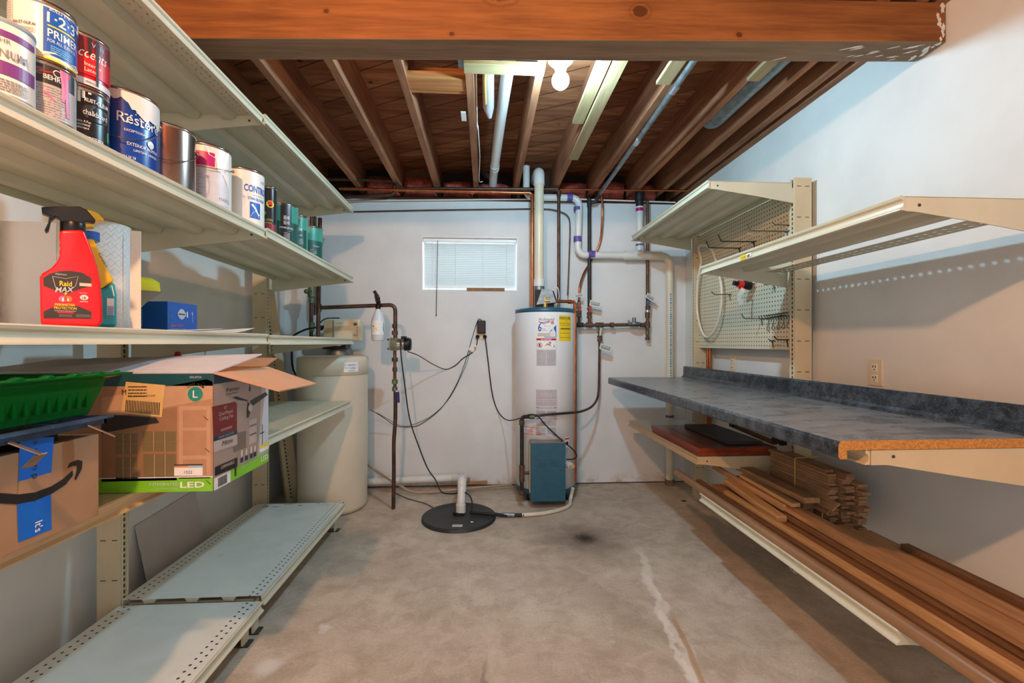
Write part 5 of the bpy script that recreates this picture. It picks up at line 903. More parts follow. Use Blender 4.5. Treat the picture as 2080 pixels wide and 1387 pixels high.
# ================================================================ middle shelf: bottles, towels, box
class Face:      # a thing turned square to the camera: outline points lie in its own upright plane
    def __init__(s, u, Y, sx_=4.335, ox=0, oy=380):
        c = PY(u, HOR, Y); s.c = c; s.d = Vector((c.x, c.y, 0)).normalized(); s.r = Vector((s.d.y, -s.d.x, 0)); s.k = (sx_, ox, oy)
    def uv(s, u, v):
        r = Vector(_ray(u, v)); t_ = s.c.dot(s.d)/r.dot(s.d); q = Vector((0, 0, EYE))+Vector((r.x, r.y, r.z))*t_; return ((q-s.c).dot(s.r), q.z)
    def z(s, x, y): return s.uv(s.k[1]+x/s.k[0], s.k[2]+y/s.k[0])
    def p(s, a, b, q=0): return Vector((s.c.x, s.c.y, 0))+s.r*a+s.d*q+Vector((0, 0, b))
    def slab(s, m, pts, q0, th, mat): m.prism([s.z(*p) for p in pts], lambda a, b, k: s.p(a, b, q0+(th if k else 0)), mat)
F = Face(145, 1.20); rb = thing('insecticide_bottle', 'red trigger spray bottle with a black nozzle and a dark label on the left shelf', 'bottle', F.p(0, 1.341, .03))
ol = [(372, 1222), (868, 1232), (905, 1185), (900, 1000), (885, 840), (855, 690), (805, 540), (765, 440), (738, 375), (528, 375), (518, 440), (528, 485), (518, 500), (532, 530), (520, 560), (524, 600), (500, 655), (450, 710), (372, 755), (348, 790), (352, 1000), (356, 1190)]
m = MB(); F.slab(m, ol, 0, .066, 'bottle_red'); ob = rbody = m.build('body', rb, bevel=.014); ob.modifiers['bevel'].segments = 5; ob.modifiers['bevel'].angle_limit = 1.0
for p in ob.data.polygons: p.use_smooth = True
m = MB(); n1 = F.z(642, 378); m.cyl(F.p(n1[0], n1[1]-.004, .033), F.p(n1[0], F.z(635, 290)[1], .033), .024, 'black_plastic', 24)
tr = [(360, 160), (480, 153), (700, 155), (765, 185), (845, 275), (840, 300), (775, 288), (735, 305), (550, 305), (520, 262), (485, 245), (445, 280), (425, 365), (405, 382), (386, 370), (420, 300), (432, 235), (365, 212)]
F.slab(m, tr, .018, .030, 'black_plastic'); m.build('trigger_head', rb, bevel=.003)
A = Art(.02); A.wk = .78; f = F.z
A.poly([f(*p) for p in ((382, 800), (440, 762), (530, 740), (620, 737), (720, 752), (803, 800), (803, 868), (690, 900), (580, 945), (480, 905), (384, 868))], 'ink_brown', 1)
A.poly([f(*p) for p in ((384, 1155), (384, 1095), (480, 1050), (690, 1048), (805, 1098), (805, 1158))], 'ink_brown', 1)
A.stroke([f(*p) for p in ((462, 785), (580, 806), (690, 785), (665, 870), (575, 945), (490, 885), (462, 785))], .0008, 'ink_silver', 2)
A.text('Raid', *f(525, 868), .0125, 'ink_yellow', 3, .0268*1.05, bold=.05); A.text('MAX', *f(486, 925), .0125, 'ink_silver', 4, .044, bold=.05, rot=.10, shear=.3)
A.poly([f(*p) for p in ((572, 925), (590, 918), (582, 935), (592, 938), (568, 960), (576, 942), (566, 942))], 'ink_yellow', 4)
A.text('SCJohnson', *f(488, 770), .004, 'ink_silver', 3, .025, bold=.03); A.disc(*f(553, 985), .0075, 'ink_pink', 2); A.disc(*f(600, 985), .0075, 'ink_orange', 2); A.disc(*f(555, 990), .0018, 'ink_white', 3, .005); A.disc(*f(600, 992), .0014, 'ink_white', 3, .004)
A.text('PERIMETER', *f(484, 1043), .0058, 'ink_yellow', 3, .0445*1.03, bold=.05); A.text('PROTECTION', *f(476, 1072), .0062, 'ink_yellow', 3, .050*1.03, bold=.05); A.text('DEFEND YOUR HOME FROM PESTS', *f(480, 1090), .0022, 'ink_white', 3, .049); A.rect(*f(505, 1108), *f(648, 1096), 'ink_red', 2)
A.disc(*f(741, 972), .0078, 'can_white', 2, .0066); A.text('18', *f(724, 986), .0068, 'ink_maroon', 3, .0085, bold=.03); A.text('MONTHS', *f(704, 1012), .0032, 'can_white', 2, .0185, bold=.03); A.text('KEEPS KILLING', *f(700, 934), .002, 'can_white', 2, .018); A.rect(*f(700, 870), *f(806, 850), 'cream_plate', 2)
A.lines(*f(520, 1140), *f(635, 1120), 4, 'ink_grey', 2); A.lines(*f(672, 1143), *f(800, 1120), 4, 'ink_grey', 2)
A.build('front_label', rbody, lambda x, y, q, F=F: F.p(x, y, -q-.0006))
F = Face(205, 1.36); yb = thing('cleaner_bottle', 'yellow and teal spray bottle standing right behind the red one', 'bottle', F.p(0, 1.341, .03))
half = [(830, 470), (870, 560), (910, 640), (945, 725), (1003, 822)]; cxz = 775
top = [(x, y) for x, y in half]; ol = [(2*cxz-x, y) for x, y in half[::-1]]+[(cxz-50, 455), (cxz+50, 455)]+top
m = MB(); F.slab(m, ol+[(900, 890), (2*cxz-900, 890)], 0, .055, 'bottle_yellow'); m.build('shoulder', yb, bevel=.008)
m = MB(); F.slab(m, [(2*cxz-1005, 832), (2*cxz-902, 892), (902, 892), (1005, 832), (1028, 950), (1028, 1232), (2*cxz-1028, 1232), (2*cxz-1028, 950)], 0, .055, 'bottle_teal'); m.build('body', yb, bevel=.008)
m = MB(); c = F.z(788, 430); m.lathe([(.022, -.003), (.022, .022)], F.p(c[0], c[1]-.006, .028), 'ink_blue', 20, caps=True); c2 = F.z(788, 460); m.lathe([(.018, 0), (.018, .008)], F.p(c2[0], c2[1]-.002, .028), 'white_plastic', 20); m.build('collar', yb)
m = MB(); F.slab(m, ((745, 350), (830, 348), (828, 310), (860, 290), (915, 290), (915, 270), (860, 215), (800, 190), (700, 185), (640, 200), (640, 240), (745, 300)), .014, .028, 'bottle_yellow'); m.build('trigger_head', yb, bevel=.003)
A = Art(.02); A.wk = .78; f = F.z; A.rect(*f(942, 1128), *f(1005, 982), 'ink_white', 1); A.bars(f(946, 1100)[0], f(0, 1100)[1], f(1000, 0)[0], f(0, 1000)[1], 'ink_blue', 2, 16, 2, False); A.text('Green', *f(862, 585), .008, 'ink_dark', 2, .052, rot=-1.15); A.stroke([f(985, 870), f(1005, 960)], .002, 'ink_white', 1); A.build('print', yb, lambda x, y, q, F=F: F.p(x, y, -q-.0006))
# paper towels
PTX = -1.235; PTY = can_y(268, -1.235, .088)
pt = thing('paper_towel_roll', 'white paper towel roll standing behind the spray bottles, sheet hanging loose', 'paper towels', (PTX, PTY, 1.341)); ph = .335
m = MB(); R = random.Random(3); m.lathe([(.02, 0), (.088, 0), (.088, ph), (.02, ph), (.02, 0)], (PTX, PTY, 1.341), 'paper_towel', 48); m.build('roll', pt)
A = Art(.004)
for i in range(-6, 12):
    for j in range(12):
        x = -.02+i*.022+(j % 2)*.011; y = .02+j*.027
        if x < .11: A.stroke([(x-.010, y), (x, y+.013), (x+.010, y), (x, y-.013), (x-.010, y)], .0009, 'ink_grey3', 1)
A.build('embossing', pt, cyl_fn(PTX, PTY, 1.341, .0882, math.atan2(-PTY, -PTX))); 
m = MB(); pts = [(PTX-.07, PTY-.055), (-1.38, PTY-.07), (-1.46, PTY-.07), (PY(64, 600, PTY-.06).x, PTY-.06)]; vs = []
for q in (0, .0015):
    for z in (1.342, 1.342+ph*.97):
        for x, y in pts: vs.append((x, y+q, z+(.006 if z > 1.5 and x < -1.5 else 0)))
fs = [(i, i+1, 5+i, 4+i) for i in range(3)]+[(8+i, 12+i, 13+i, 9+i) for i in range(3)]; m.add(vs, fs, 'paper_towel', True); m.build('loose_sheet', pt)
m = MB(); a = PY(264, 460, PTY); b = PY(281, 460, PTY); m.add([(a.x, PTY, 1.342), (b.x, PTY+.01, 1.342), (b.x, PTY+.01, 1.342+ph*.95), (a.x, PTY, 1.342+ph*.95), (a.x, PTY+.0015, 1.342), (b.x, PTY+.0115, 1.342), (b.x, PTY+.0115, 1.342+ph*.95), (a.x, PTY+.0015, 1.342+ph*.95)], [(0, 1, 2, 3), (7, 6, 5, 4), (1, 5, 6, 2)], 'paper_towel'); m.build('loose_sheet', pt)
# basin with yellow foam
bs = thing('grey_basin', 'grey basin topped with yellow foam behind the paper towels', 'basin', (-1.455, 1.76, 1.341)); m = MB(); cx_ = -1.455; cy_ = 1.76
def ell(m, prof, mt): 
    n = 32; vs = []
    for r, z in prof: vs += [(cx_+r*1.1*math.cos(2*PI*k/n), cy_+r*.42*math.sin(2*PI*k/n), 1.341+z) for k in range(n)]
    m.add(vs, [[i*n+k, i*n+(k+1) % n, (i+1)*n+(k+1) % n, (i+1)*n+k] for i in range(len(prof)-1) for k in range(n)], mt, True)
ell(m, [(0, .0), (.10, .0), (.13, .05), (.18, .11), (.23, .15)], 'basin_grey'); m.build('bowl', bs)
m = MB(); ell(m, [(.225, .15), (.222, .185), (.20, .20), (0, .20)], 'yellow_foam'); m.build('foam_top', bs)
# shower filter box
def cbox(name, label, x0, x1, y0, y1, z0, z1, mat, bevel=.0015):
    t_ = thing(name, label, 'box', ((x0+x1)/2, (y0+y1)/2, z0)); m = MB(); m.box(x0, x1, y0, y1, z0, z1, mat); m.build('carton', t_, bevel=bevel); return t_
fb = cbox('filter_box', 'blue shower filter box on the left shelf, right of the paper towels', -1.42, -1.285, 1.925, 2.115, 1.341, 1.470, 'ink_blue')
A = Art(.02); W = .19; A.disc(W*.45, .082, .022, 'ink_silver', 1); A.rect(W*.45-.026, .074, W*.45+.026, .090, 'ink_silver', 2); A.rect(W*.45-.02, .079, W*.45+.02, .084, 'ink_dark', 3); A.text('HEAVY DUTY', .02, .026, .011, 'ink_orange', 1, .075, bold=.02); A.text('SHOWER FILTER', .02, .010, .011, 'ink_lightblue', 1, .095, bold=.02); A.text('SF220', .03, .065, .012, 'ink_cyan', 1, .04, rot=1.57); A.text('AQUACREST', .16, .05, .006, 'ink_white', 1, .045, rot=1.57); A.poly([(.150, .085), (.158, .085), (.154, .1)], 'ink_white', 1); A.rect(W*.62, .07, W*.66, .095, 'ink_white', 1)
A.build('print', fb, plane_fn((-1.2845, 1.925, 1.341), (0, 1, 0), (0, 0, 1))); A = Art(.02); A.lines(.03, .03, .04, .1, 8, 'ink_lightblue', 1); A.lines(.14, .03, .15, .1, 8, 'ink_lightblue', 1); A.build('side_print', fb, plane_fn((-1.42, 1.9245, 1.341), (1, 0, 0), (0, 0, 1)))
for lb, x0, x1, y0, y1, cz in (('white paper sheet lying on the shelf in front of the blue box', -1.17, -1.0, 1.50, 1.80, .010), ('curled white envelope near the shelf joint', -1.2, -1.0, 1.83, 2.04, .018)):
    m = MB(); n = 8; vs = []
    for i in range(n+1):
        for x in (x0, x1): vs.append((x, y0+(y1-y0)*i/n, 1.3420+cz*(i/n)**2*(1.3 if x > -1.1 else .6)))
    vs += [(v[0], v[1], v[2]+.0012) for v in vs]; k = 2*(n+1); m.add(vs, [(2*i, 2*i+1, 2*i+3, 2*i+2) for i in range(n)]+[(k+2*i, k+2*i+2, k+2*i+3, k+2*i+1) for i in range(n)]+[(2*i+1, k+2*i+1, k+2*i+3, 2*i+3) for i in range(n)], 'paper'); tag(m.build('paper_sheet', origin=((x0+x1)/2, (y0+y1)/2, 1.342)), lb, 'paper')

# ================================================================ lower boxes
fx0, fx1, fy0, fy1, fz0, fz1 = -1.46, -.772, 1.343, 1.670, .8795, 1.213
fb = thing('ceiling_fan_box', 'long printed ceiling fan carton with open flaps overhanging the left shelf', 'box', ((fx0+fx1)/2, (fy0+fy1)/2, fz0)); th = .005
m = MB(); m.box(fx0, fx1, fy0, fy0+th, fz0, fz1, 'cardboard'); m.box(fx0, fx1, fy1-th, fy1, fz0, fz1, 'cardboard'); m.box(fx0, fx0+th, fy0+th, fy1-th, fz0, fz1, 'cardboard'); m.box(fx1-th, fx1, fy0+th, fy1-th, fz0, fz1, 'cardboard'); m.box(fx0, fx1, fy0, fy1, fz0, fz0+th, 'cardboard'); ctn = m.build('carton', fb)
def flap(a, b, c, d, mat, name='flap'):
    m = MB(); a, b, c, d = map(Vector, (a, b, c, d)); n_ = (b-a).cross(c-a).normalized()*.004; m.add([a, b, c, d, a+n_, b+n_, c+n_, d+n_], [(0, 3, 2, 1), (4, 5, 6, 7), (0, 1, 5, 4), (1, 2, 6, 5), (2, 3, 7, 6), (3, 0, 4, 7)], mat); return m.build(name, fb)
flap((fx0, fy0, fz1+.001), (fx1, fy0, fz1+.001), (fx1+.03, fy0+.22, fz1+.048), (fx0+.0, fy0+.30, fz1+.028), 'ink_grey3')
flap((fx1, fy0, fz1), (fx1+.17, fy0+.03, fz1-.056), (fx1+.165, fy1+.01, fz1-.062), (fx1, fy1, fz1), 'cardboard_inside')
flap((fx0, fy1, fz1+.001), (fx1-.01, fy1, fz1+.001), (fx1-.02, fy1+.12, fz1+.028), (fx0, fy1+.12, fz1+.028), 'cardboard')
f = lambda u, v: (lambda p: (p.x-fx0, p.z-fz0))(PY(u, v, fy0)); W = fx1-fx0; Hh = fz1-fz0
A = Art(.05); A.rect(0, 0, W, Hh, 'ink_photo', 1); A.rect(0, Hh-.034, W, Hh, 'ink_tealdk', 2); A.rect(0, 0, W, .040, 'ink_lime', 2); A.rect(0, .040, W, .0425, 'ink_white', 3)
A.poly([f(207, 808), f(420, 770), f(432, 775), f(432, 810), f(207, 850)], 'ink_photo3', 2); A.poly([f(207, 850), f(360, 826), f(360, 975), f(207, 978)], 'ink_photo2', 2)
for (u0, v0, u1, v1) in ((236, 880, 280, 922), (290, 876, 358, 916), (236, 928, 280, 972), (292, 922, 358, 968)):
    A.poly([f(u0, v1), f(u1, v1), f(u1, v0), f(u0, v0)], 'ink_leaf', 3)
    for k in (1, 2): x = u0+(u1-u0)*k/3; A.rect(*f(x, v1), *f(x+1.3, v0), 'ink_photo3', 4)
    A.rect(*f(u0, (v0+v1)/2+1), *f(u1, (v0+v1)/2), 'ink_photo3', 4)
A.rect(*f(364, 972), *f(428, 824), 'ink_photo3', 2); A.rect(*f(372, 925), *f(420, 874), 'ink_photo', 3); A.rect(*f(372, 965), *f(420, 932), 'ink_photo', 3); A.rect(*f(372, 868), *f(420, 832), 'ink_photo', 3)
A.poly([f(207, 842), f(250, 843), f(318, 848), f(325, 858), f(300, 862), f(207, 880)], 'ink_dark', 5)
A.poly([f(247, 838), f(330, 847), f(337, 782), f(257, 775)], 'ink_label', 5); 
for k in range(22): x = 256+k*3.2; A.poly([f(x, 836+(x-256)*.1), f(x+1.7, 836.2+(x-256)*.1), f(x+3.2, 812+(x-256)*.08), f(x+1.5, 812+(x-256)*.08)], 'ink_black', 6)
A.lines(*f(262, 806), *f(300, 780), 4, 'ink_brown', 6, .35); A.text('729-1 LED STELLA CCT RMT', *f(261, 806), .006, 'ink_brown', 6, .075); A.text('M', *f(249, 802), .016, 'ink_brown', 6, .012)
cxy = f(398, 800); A.disc(*cxy, .0225, 'ink_label', 5); A.disc(*cxy, .021, 'ink_teal', 6); A.text('L', cxy[0], cxy[1]-.010, .021, 'ink_white', 7, .013, 'c', bold=.02)
for i, ch in enumerate('LARGE ROOM'):
    a = 2.35-i*.175; A.text(ch, cxy[0]+.026*math.cos(a), cxy[1]+.026*math.sin(a), .0065, 'ink_dark', 7, None if ch != ' ' else None, 'c', rot=a-PI/2, bold=.02) if ch != ' ' else None
A.text('355-0734', *f(386, 768), .006, 'ink_silver', 4, .032); A.text('INTEGRATED', *f(304, 986), .008, 'ink_silver', 4, .080, bold=.02); A.text('LED', *f(367, 990), .017, 'ink_white', 4, .066, bold=.06); A.text('Light Output To Replace', *f(318, 993), .0035, 'ink_silver', 4, .06)
A.rect(*f(355, 966), *f(413, 945), 'ink_white', 5); A.rect(*f(355, 945), *f(413, 942), 'ink_dark', 6); A.rect(*f(355, 949), *f(384, 946), 'ink_orange', 6); A.rect(*f(384, 949), *f(413, 946), 'ink_lightblue', 6); A.text('1522', *f(384, 961), .008, 'ink_black', 6, .021, 'c')
for (u, v) in ((415, 845), (418, 910), (420, 975), (411, 775)): A.stroke([f(u, v), f(u+9, v+8)], .0014, 'hook_dark', 6)
A.build('front_print', ctn, plane_fn((fx0, fy0-.0006, fz0), (1, 0, 0), (0, 0, 1)))
f = lambda u, v: (lambda p: (p.y-fy0, p.z-fz0))(PX(u, v, fx1)); D_ = fy1-fy0
A = Art(.05); A.rect(0, 0, D_, Hh, 'ink_grey2', 1); A.rect(0, Hh-.03, D_, Hh, 'ink_navy', 2); A.poly([(D_*.78, .05), (D_, .05), (D_, Hh-.03), (D_*.86, Hh-.03)], 'ink_grey3', 2); A.rect(0, 0, D_, .035, 'ink_lime', 2); A.rect(0, 0, .085, .035, 'ink_white', 3); A.bars(.02, .004, .068, .030, n=16, layer=4)
zz = lambda x, y: f(400+x/5.34, 740+y/5.34)
A.text('Patriot', *zz(318, 300), .013, 'ink_dark', 3, .070); A.text('LIGHTING', *zz(308, 338), .006, 'ink_dark', 3, .066)
A.poly([zz(158, 460), zz(405, 405), zz(428, 425), zz(428, 706), zz(170, 780)], 'ink_maroon', 3); A.poly([zz(170, 782), zz(428, 708), zz(428, 755), zz(172, 838)], 'ink_navy', 4); A.poly([zz(172, 838), zz(428, 755), zz(434, 865), zz(178, 955)], 'ink_silver', 3)
A.text('52"', *zz(285, 485), .008, 'ink_silver', 5, .016); A.text('Dual-Mount', *zz(232, 560), .011, 'ink_silver', 5, .072); A.text('Ceiling Fan', *zz(236, 612), .011, 'ink_silver', 5, .072); A.lines(*zz(248, 728), *zz(372, 660), 4, 'ink_silver', 5); A.text('MODERN COLLECTION', *zz(225, 806), .006, 'ink_silver', 5, .080); A.text('Mittie', *zz(262, 888), .015, 'ink_black', 5, .058, shear=.35)
A.poly([zz(188, 1115), zz(432, 1010), zz(432, 1110), zz(188, 1212)], 'ink_black', 4); A.text('DIMMABLE', *zz(254, 1138), .010, 'ink_silver', 5, .07, bold=.03)
A.rect(zz(568, 0)[0]-.0016, zz(0, 400)[1], zz(568, 0)[0]+.0016, zz(0, 290)[1], 'ink_dark', 3); A.disc(*zz(570, 270), .007, 'ink_grey', 3, .009)
A.poly([zz(375, 360), zz(420, 345), zz(545, 388), zz(545, 402), zz(440, 385)], 'ink_dark', 3); A.poly([zz(572, 395), zz(740, 300), zz(765, 330), zz(600, 450), zz(580, 430)], 'ink_dark', 3); A.poly([zz(545, 400), zz(575, 440), zz(572, 520), zz(555, 580), zz(535, 580), zz(535, 500)], 'ink_dark', 3); A.disc(*zz(573, 470), .014, 'ink_silver', 5, .012)
A.rect(*zz(562, 870), *zz(642, 580), 'ink_grey3', 2); A.rect(*zz(565, 665), *zz(640, 655), 'ink_grey', 3); A.rect(*zz(565, 760), *zz(640, 750), 'ink_grey', 3); A.poly([zz(390, 960), zz(385, 900), zz(430, 880), zz(430, 740), zz(528, 722), zz(528, 900)], 'ink_grey', 2)
for x in (480, 530, 582, 622): A.disc(*zz(x, 965-(x-480)*.35), .006, 'ink_white', 4, .012); A.rect(*zz(x-15, 1070-(x-480)*.45), *zz(x+15, 1005-(x-480)*.45), 'ink_navy', 4)
A.rect(*zz(700, 870), *zz(706, 650), 'ink_brown', 4); A.rect(*zz(678, 745), *zz(725, 738), 'ink_brown', 4)
A.rect(*zz(675, 960), *zz(775, 870), 'ink_white', 4); A.rect(*zz(675, 885), *zz(775, 872), 'ink_yellow', 5); A.text('LED', *zz(690, 1056), .017, 'ink_white', 4, .050, bold=.06); A.text('INTEGRATED', *zz(480, 1125), .006, 'ink_silver', 4, .095)
A.rect(*zz(402, 1215), *zz(418, 1010), 'ink_dark', 6)
A.build('side_print', ctn, plane_fn((fx1+.0006, fy0, fz0), (0, 1, 0), (0, 0, 1)))

ax0, ax1, ay0, ay1, az0, az1 = -1.36, -.945, .70, 1.174, .8795, 1.078
ab = thing('cardboard_box', 'brown parcel box with blue tape and a black smile arrow, nearest on the left shelf', 'box', ((ax0+ax1)/2, (ay0+ay1)/2, az0)); m = MB(); m.box(ax0, ax1, ay0, ay1, az0, az1, 'cardboard'); ctn = m.build('carton', ab, bevel=.002)
f = lambda zx, zy: (lambda p: (p.y-ay0, p.z-az0))(PX(zx/3.558, 730+zy/3.558, ax1)); A = Art(.05)
A.poly([f(140, 570), f(388, 560), f(368, 815), f(130, 883)], 'tape_blue', 1); A.poly([f(120, 1048), f(365, 950), f(370, 1228), f(130, 1322)], 'tape_blue', 1); A.poly([f(132, 883), f(368, 815), f(366, 950), f(120, 1048)], 'cardboard', 1)
top = ((-60, 955), (0, 965), (130, 975), (250, 960), (370, 915), (450, 865), (520, 800)); bot = ((-60, 1032), (0, 1040), (120, 1045), (250, 1020), (370, 970), (470, 905), (525, 835)); vs = []
for a, b in zip(top, bot): vs += [(*f(*a), 2), (*f(*b), 2)]
A.mb.add(vs, [(2*i, 2*i+1, 2*i+3, 2*i+2) for i in range(6)], 'ink_black'); A.poly([f(*p) for p in ((480, 788), (500, 748), (560, 725), (592, 735), (588, 790), (545, 872), (534, 866), (552, 800), (552, 768), (520, 770))], 'ink_black', 2)
A.text("It's", *f(248, 1178), .0165, 'ink_white', 3, .022, rot=-1.57, bold=.03); A.text('n p', *f(232, 770), .014, 'ink_dark', 3, .028, rot=-1.57); A.text('s y', *f(235, 590), .013, 'ink_dark', 3, .026, rot=-1.57); A.text('e.', *f(240, 985), .013, 'ink_dark', 3, .014, rot=-1.57)
A.build('face_print', ctn, plane_fn((ax1+.0005, ay0, az0), (0, 1, 0), (0, 0, 1)))
# metal paint tray with bent feet, green liner on top
mt_ = thing('metal_paint_tray', 'paint-stained blue metal roller tray with bent steel feet on the parcel box', 'paint tray', (-1.1, .9, 1.08)); m = MB()
m.box(-1.24, -.93, .62, 1.165, 1.102, 1.106, 'tray_blue'); m.box(-.934, -.928, .62, 1.175, 1.104, 1.124, 'tray_blue'); m.box(-1.24, -.928, 1.168, 1.175, 1.104, 1.124, 'tray_blue'); m.box(-.928, -.915, .62, 1.18, 1.118, 1.124, 'tray_blue'); m.box(-1.24, -1.2, .62, 1.1, 1.0785, 1.104, 'tray_blue'); m.box(-1.0, -.975, .70, 1.1, 1.0785, 1.102, 'black_plastic'); m.build('pan', mt_)
def foot(p0, p1, p2):
    m = MB(); m.bar(p0, p1, .022, .002, 'tray_steel'); 
    if p2 is not None: m.bar(p1, p2, .022, .002, 'tray_steel')
    m.build('foot', mt_)
foot(PX(18, 898, -.92), PX(84, 922, -.885), PX(56, 949, -.915)); foot(PX(178, 863, -.92), PX(233, 886, -.885), None)
gt = thing('paint_tray_liner', 'green translucent plastic paint tray liner lying on the metal tray', 'paint tray', (-1.08, .88, 1.125)); m = MB()
def ring(x0, x1, y0, y1, z): return [(x0, y0, z), (x1, y0, z), (x1, y1, z), (x0, y1, z)]
def loft(m, rs, mt, bottom=True):
    vs = [v for r in rs for v in r]; fs = [(i*4+k, i*4+(k+1) % 4, (i+1)*4+(k+1) % 4, (i+1)*4+k) for i in range(len(rs)-1) for k in range(4)]
    if bottom: fs.append((3, 2, 1, 0))
    m.add(vs, fs, mt)
loft(m, [ring(-1.22, -.945, .60, 1.145, 1.130), ring(-1.235, -.930, .58, 1.165, 1.19), ring(-1.24, -.925, .575, 1.170, 1.215), ring(-1.262, -.903, .55, 1.195, 1.222), ring(-1.262, -.903, .55, 1.195, 1.227), ring(-1.236, -.929, .58, 1.165, 1.225), ring(-1.217, -.948, .605, 1.14, 1.134)], 'tray_green'); m.add(ring(-1.217, -.948, .605, 1.14, 1.134), [(0, 1, 2, 3)], 'tray_green'); m.build('liner', gt, bevel=.003)
m = MB()
for k in range(22): y = .62+k*.024; m.box(-.9375, -.932, y, y+.008, 1.15, 1.19, 'tray_green')
m.build('ridges', gt)['kind'] = 'stuff'
m = MB(); vs = []
for k in range(61):
    y = .56+k*.0105; h = .0075 if k % 6 < 2 else .0028; vs += [(-.921, y, 1.2255), (-.918, y, 1.2255+h), (-.908, y, 1.2255+h), (-.905, y, 1.2255)]
m.add(vs, [(4*a+b, 4*a+(b+1) % 4, 4*a+4+(b+1) % 4, 4*a+4+b) for a in range(60) for b in range(4)], 'tray_green', True); m.box(-1.262, -.903, 1.19, 1.225, 1.222, 1.2265, 'tray_green'); m.build('rim_bead', gt)
m = MB(); m.tube([(-1.12+.02*math.cos(a), 1.0, 1.240+.0+.012*math.sin(a)) for a in [2*PI*k/14 for k in range(14)]], .004, 'chrome', 8, closed=True); m.tube([(-1.14, 1.0, 1.234), (-1.2, .98, 1.234)], .005, 'hook_dark', 8); tag(m.build('roller_frame'), 'wire roller frame end lying on the green tray liner', 'roller frame')
# things behind the fan box
m = MB(); c = PY(361, 735, 1.97); c.z = .8795
sp2 = thing('spray_bottle', 'blue bottle with a red nozzle standing behind the ceiling fan box', 'bottle', c); m.lathe([(0, 0), (.035, 0), (.037, .01), (.037, .30), (.03, .325), (.018, .335)], c, 'dark_blue', 24); m.build('body', sp2)
m = MB(); m.lathe([(.016, .333), (.014, .345), (.012, .350)], c, 'white_plastic', 16); m.lathe([(.012, .350), (.013, .372), (.010, .376), (.010, .385), (0, .386)], c, 'valve_red', 16); m.build('nozzle', sp2)
m = MB(); c = PY(404, 735, 2.16); c.z = .8795; m.lathe([(0, 0), (.07, 0), (.075, .02), (.075, .27), (.06, .325), (.03, .345), (0, .35)], c, 'can_white', 28); m.tube(smooth_path([c+Vector((.02, -.01, .345)), c+Vector((.03, 0, .375)), c+Vector((.0, .02, .40)), c+Vector((-.04, .03, .415))], 5), .004, 'can_white', 8); tag(m.build('white_jug'), 'white round-shouldered jug with a thin tube behind the ceiling fan box', 'jug')
# ================================================================ boards on the low right shelf
ZL = .4355
def plank(label, xf_, yf, xn, yn, zf, zn, w_, t__, mat, name='wood_board', chamfer=.0015):
    a = Vector((xf_, yf, zf+t__/2)); b = Vector((xn, yn, zn+t__/2)); m = MB(); m.bar(b, a, w_, t__, mat); 
    return tag(m.build(name, origin=((a+b)/2)-Vector((0, 0, t__/2)), bevel=chamfer), label, 'board', 'long boards on the low right shelf')
m = MB(); n = 14; prof = [(1.262+.024*math.cos(a), ZL+.003+.030*math.sin(a)) for a in [PI*k/n for k in range(n+1)]]; m.xz([(1.242, ZL+.001)]+[(x+.004, z) for x, z in prof[::-1]]+[(1.290, ZL+.001)], .60, 2.93, 'rod_wood', True)
tag(m.build('wood_moulding'), 'long smooth rounded brown moulding along the front edge of the low shelf', 'board', 'long boards on the low right shelf')
plank('thin dark board right behind the rounded moulding', 1.308, 2.72, 1.308, .6, ZL, ZL, .028, .030, 'board_wood_3')
plank('narrow light-edged board, second behind the rounded moulding', 1.342, 2.46, 1.342, .6, ZL, ZL, .028, .044, 'board_wood_2')
plank('flat dark brown board in the middle of the long boards', 1.396, 2.66, 1.396, .6, ZL, ZL, .070, .018, 'board_wood_0')
plank('short rounded pale board end lying near the far end of the pile', 1.405, 2.56, 1.395, 2.06, ZL+.050, ZL+.019, .055, .032, 'board_wood_2', chamfer=.008)
plank('wide reddish brown board on top of the pile', 1.478, 2.37, 1.455, .5, ZL+.062, ZL+.05, .085, .020, 'board_wood_1')
plank('board under the wide reddish brown one', 1.478, 2.35, 1.46, .5, ZL+.02, ZL+.02, .06, .029, 'board_wood_0')
plank('flat board beneath the middle of the pile', 1.485, 2.52, 1.475, .5, ZL, ZL, .10, .018, 'board_wood_3')
plank('thin pointed lath crossing the far end of the pile', 1.425, 2.76, 1.435, 2.10, ZL+.082, ZL+.06, .018, .030, 'board_wood_1')
plank('brown board lying second from the wall', 1.580, 2.80, 1.575, .5, ZL, ZL, .080, .024, 'board_wood_0')
plank('lighter board on top, next to the wall side of the pile', 1.585, 1.95, 1.60, .5, ZL+.026, ZL+.026, .065, .026, 'board_wood_1')
plank('board against the wall, rightmost of the long boards', 1.675, 1.94, 1.675, .5, ZL, ZL, .095, .028, 'board_wood_1')
plank('dark edge strip against the wall above the rightmost board', 1.70, 1.75, 1.70, .5, ZL+.03, ZL+.03, .035, .022, 'board_wood_3')
plank('thick short board with a notched end, topmost near the lath bundle', 1.515, 2.60, 1.52, 2.03, ZL+.120, ZL+.120, .078, .026, 'board_wood_1')
plank('pinkish short board beside the notched one', 1.463, 2.50, 1.478, 2.08, ZL+.105, ZL+.084, .045, .020, 'board_wood_2')
plank('short dark block under the notched board', 1.535, 2.56, 1.535, 2.07, ZL+.078, ZL+.078, .06, .040, 'board_wood_3')
plank('short block lowest under the notched board', 1.545, 2.54, 1.545, 2.09, ZL+.026, ZL+.026, .055, .050, 'board_wood_3')
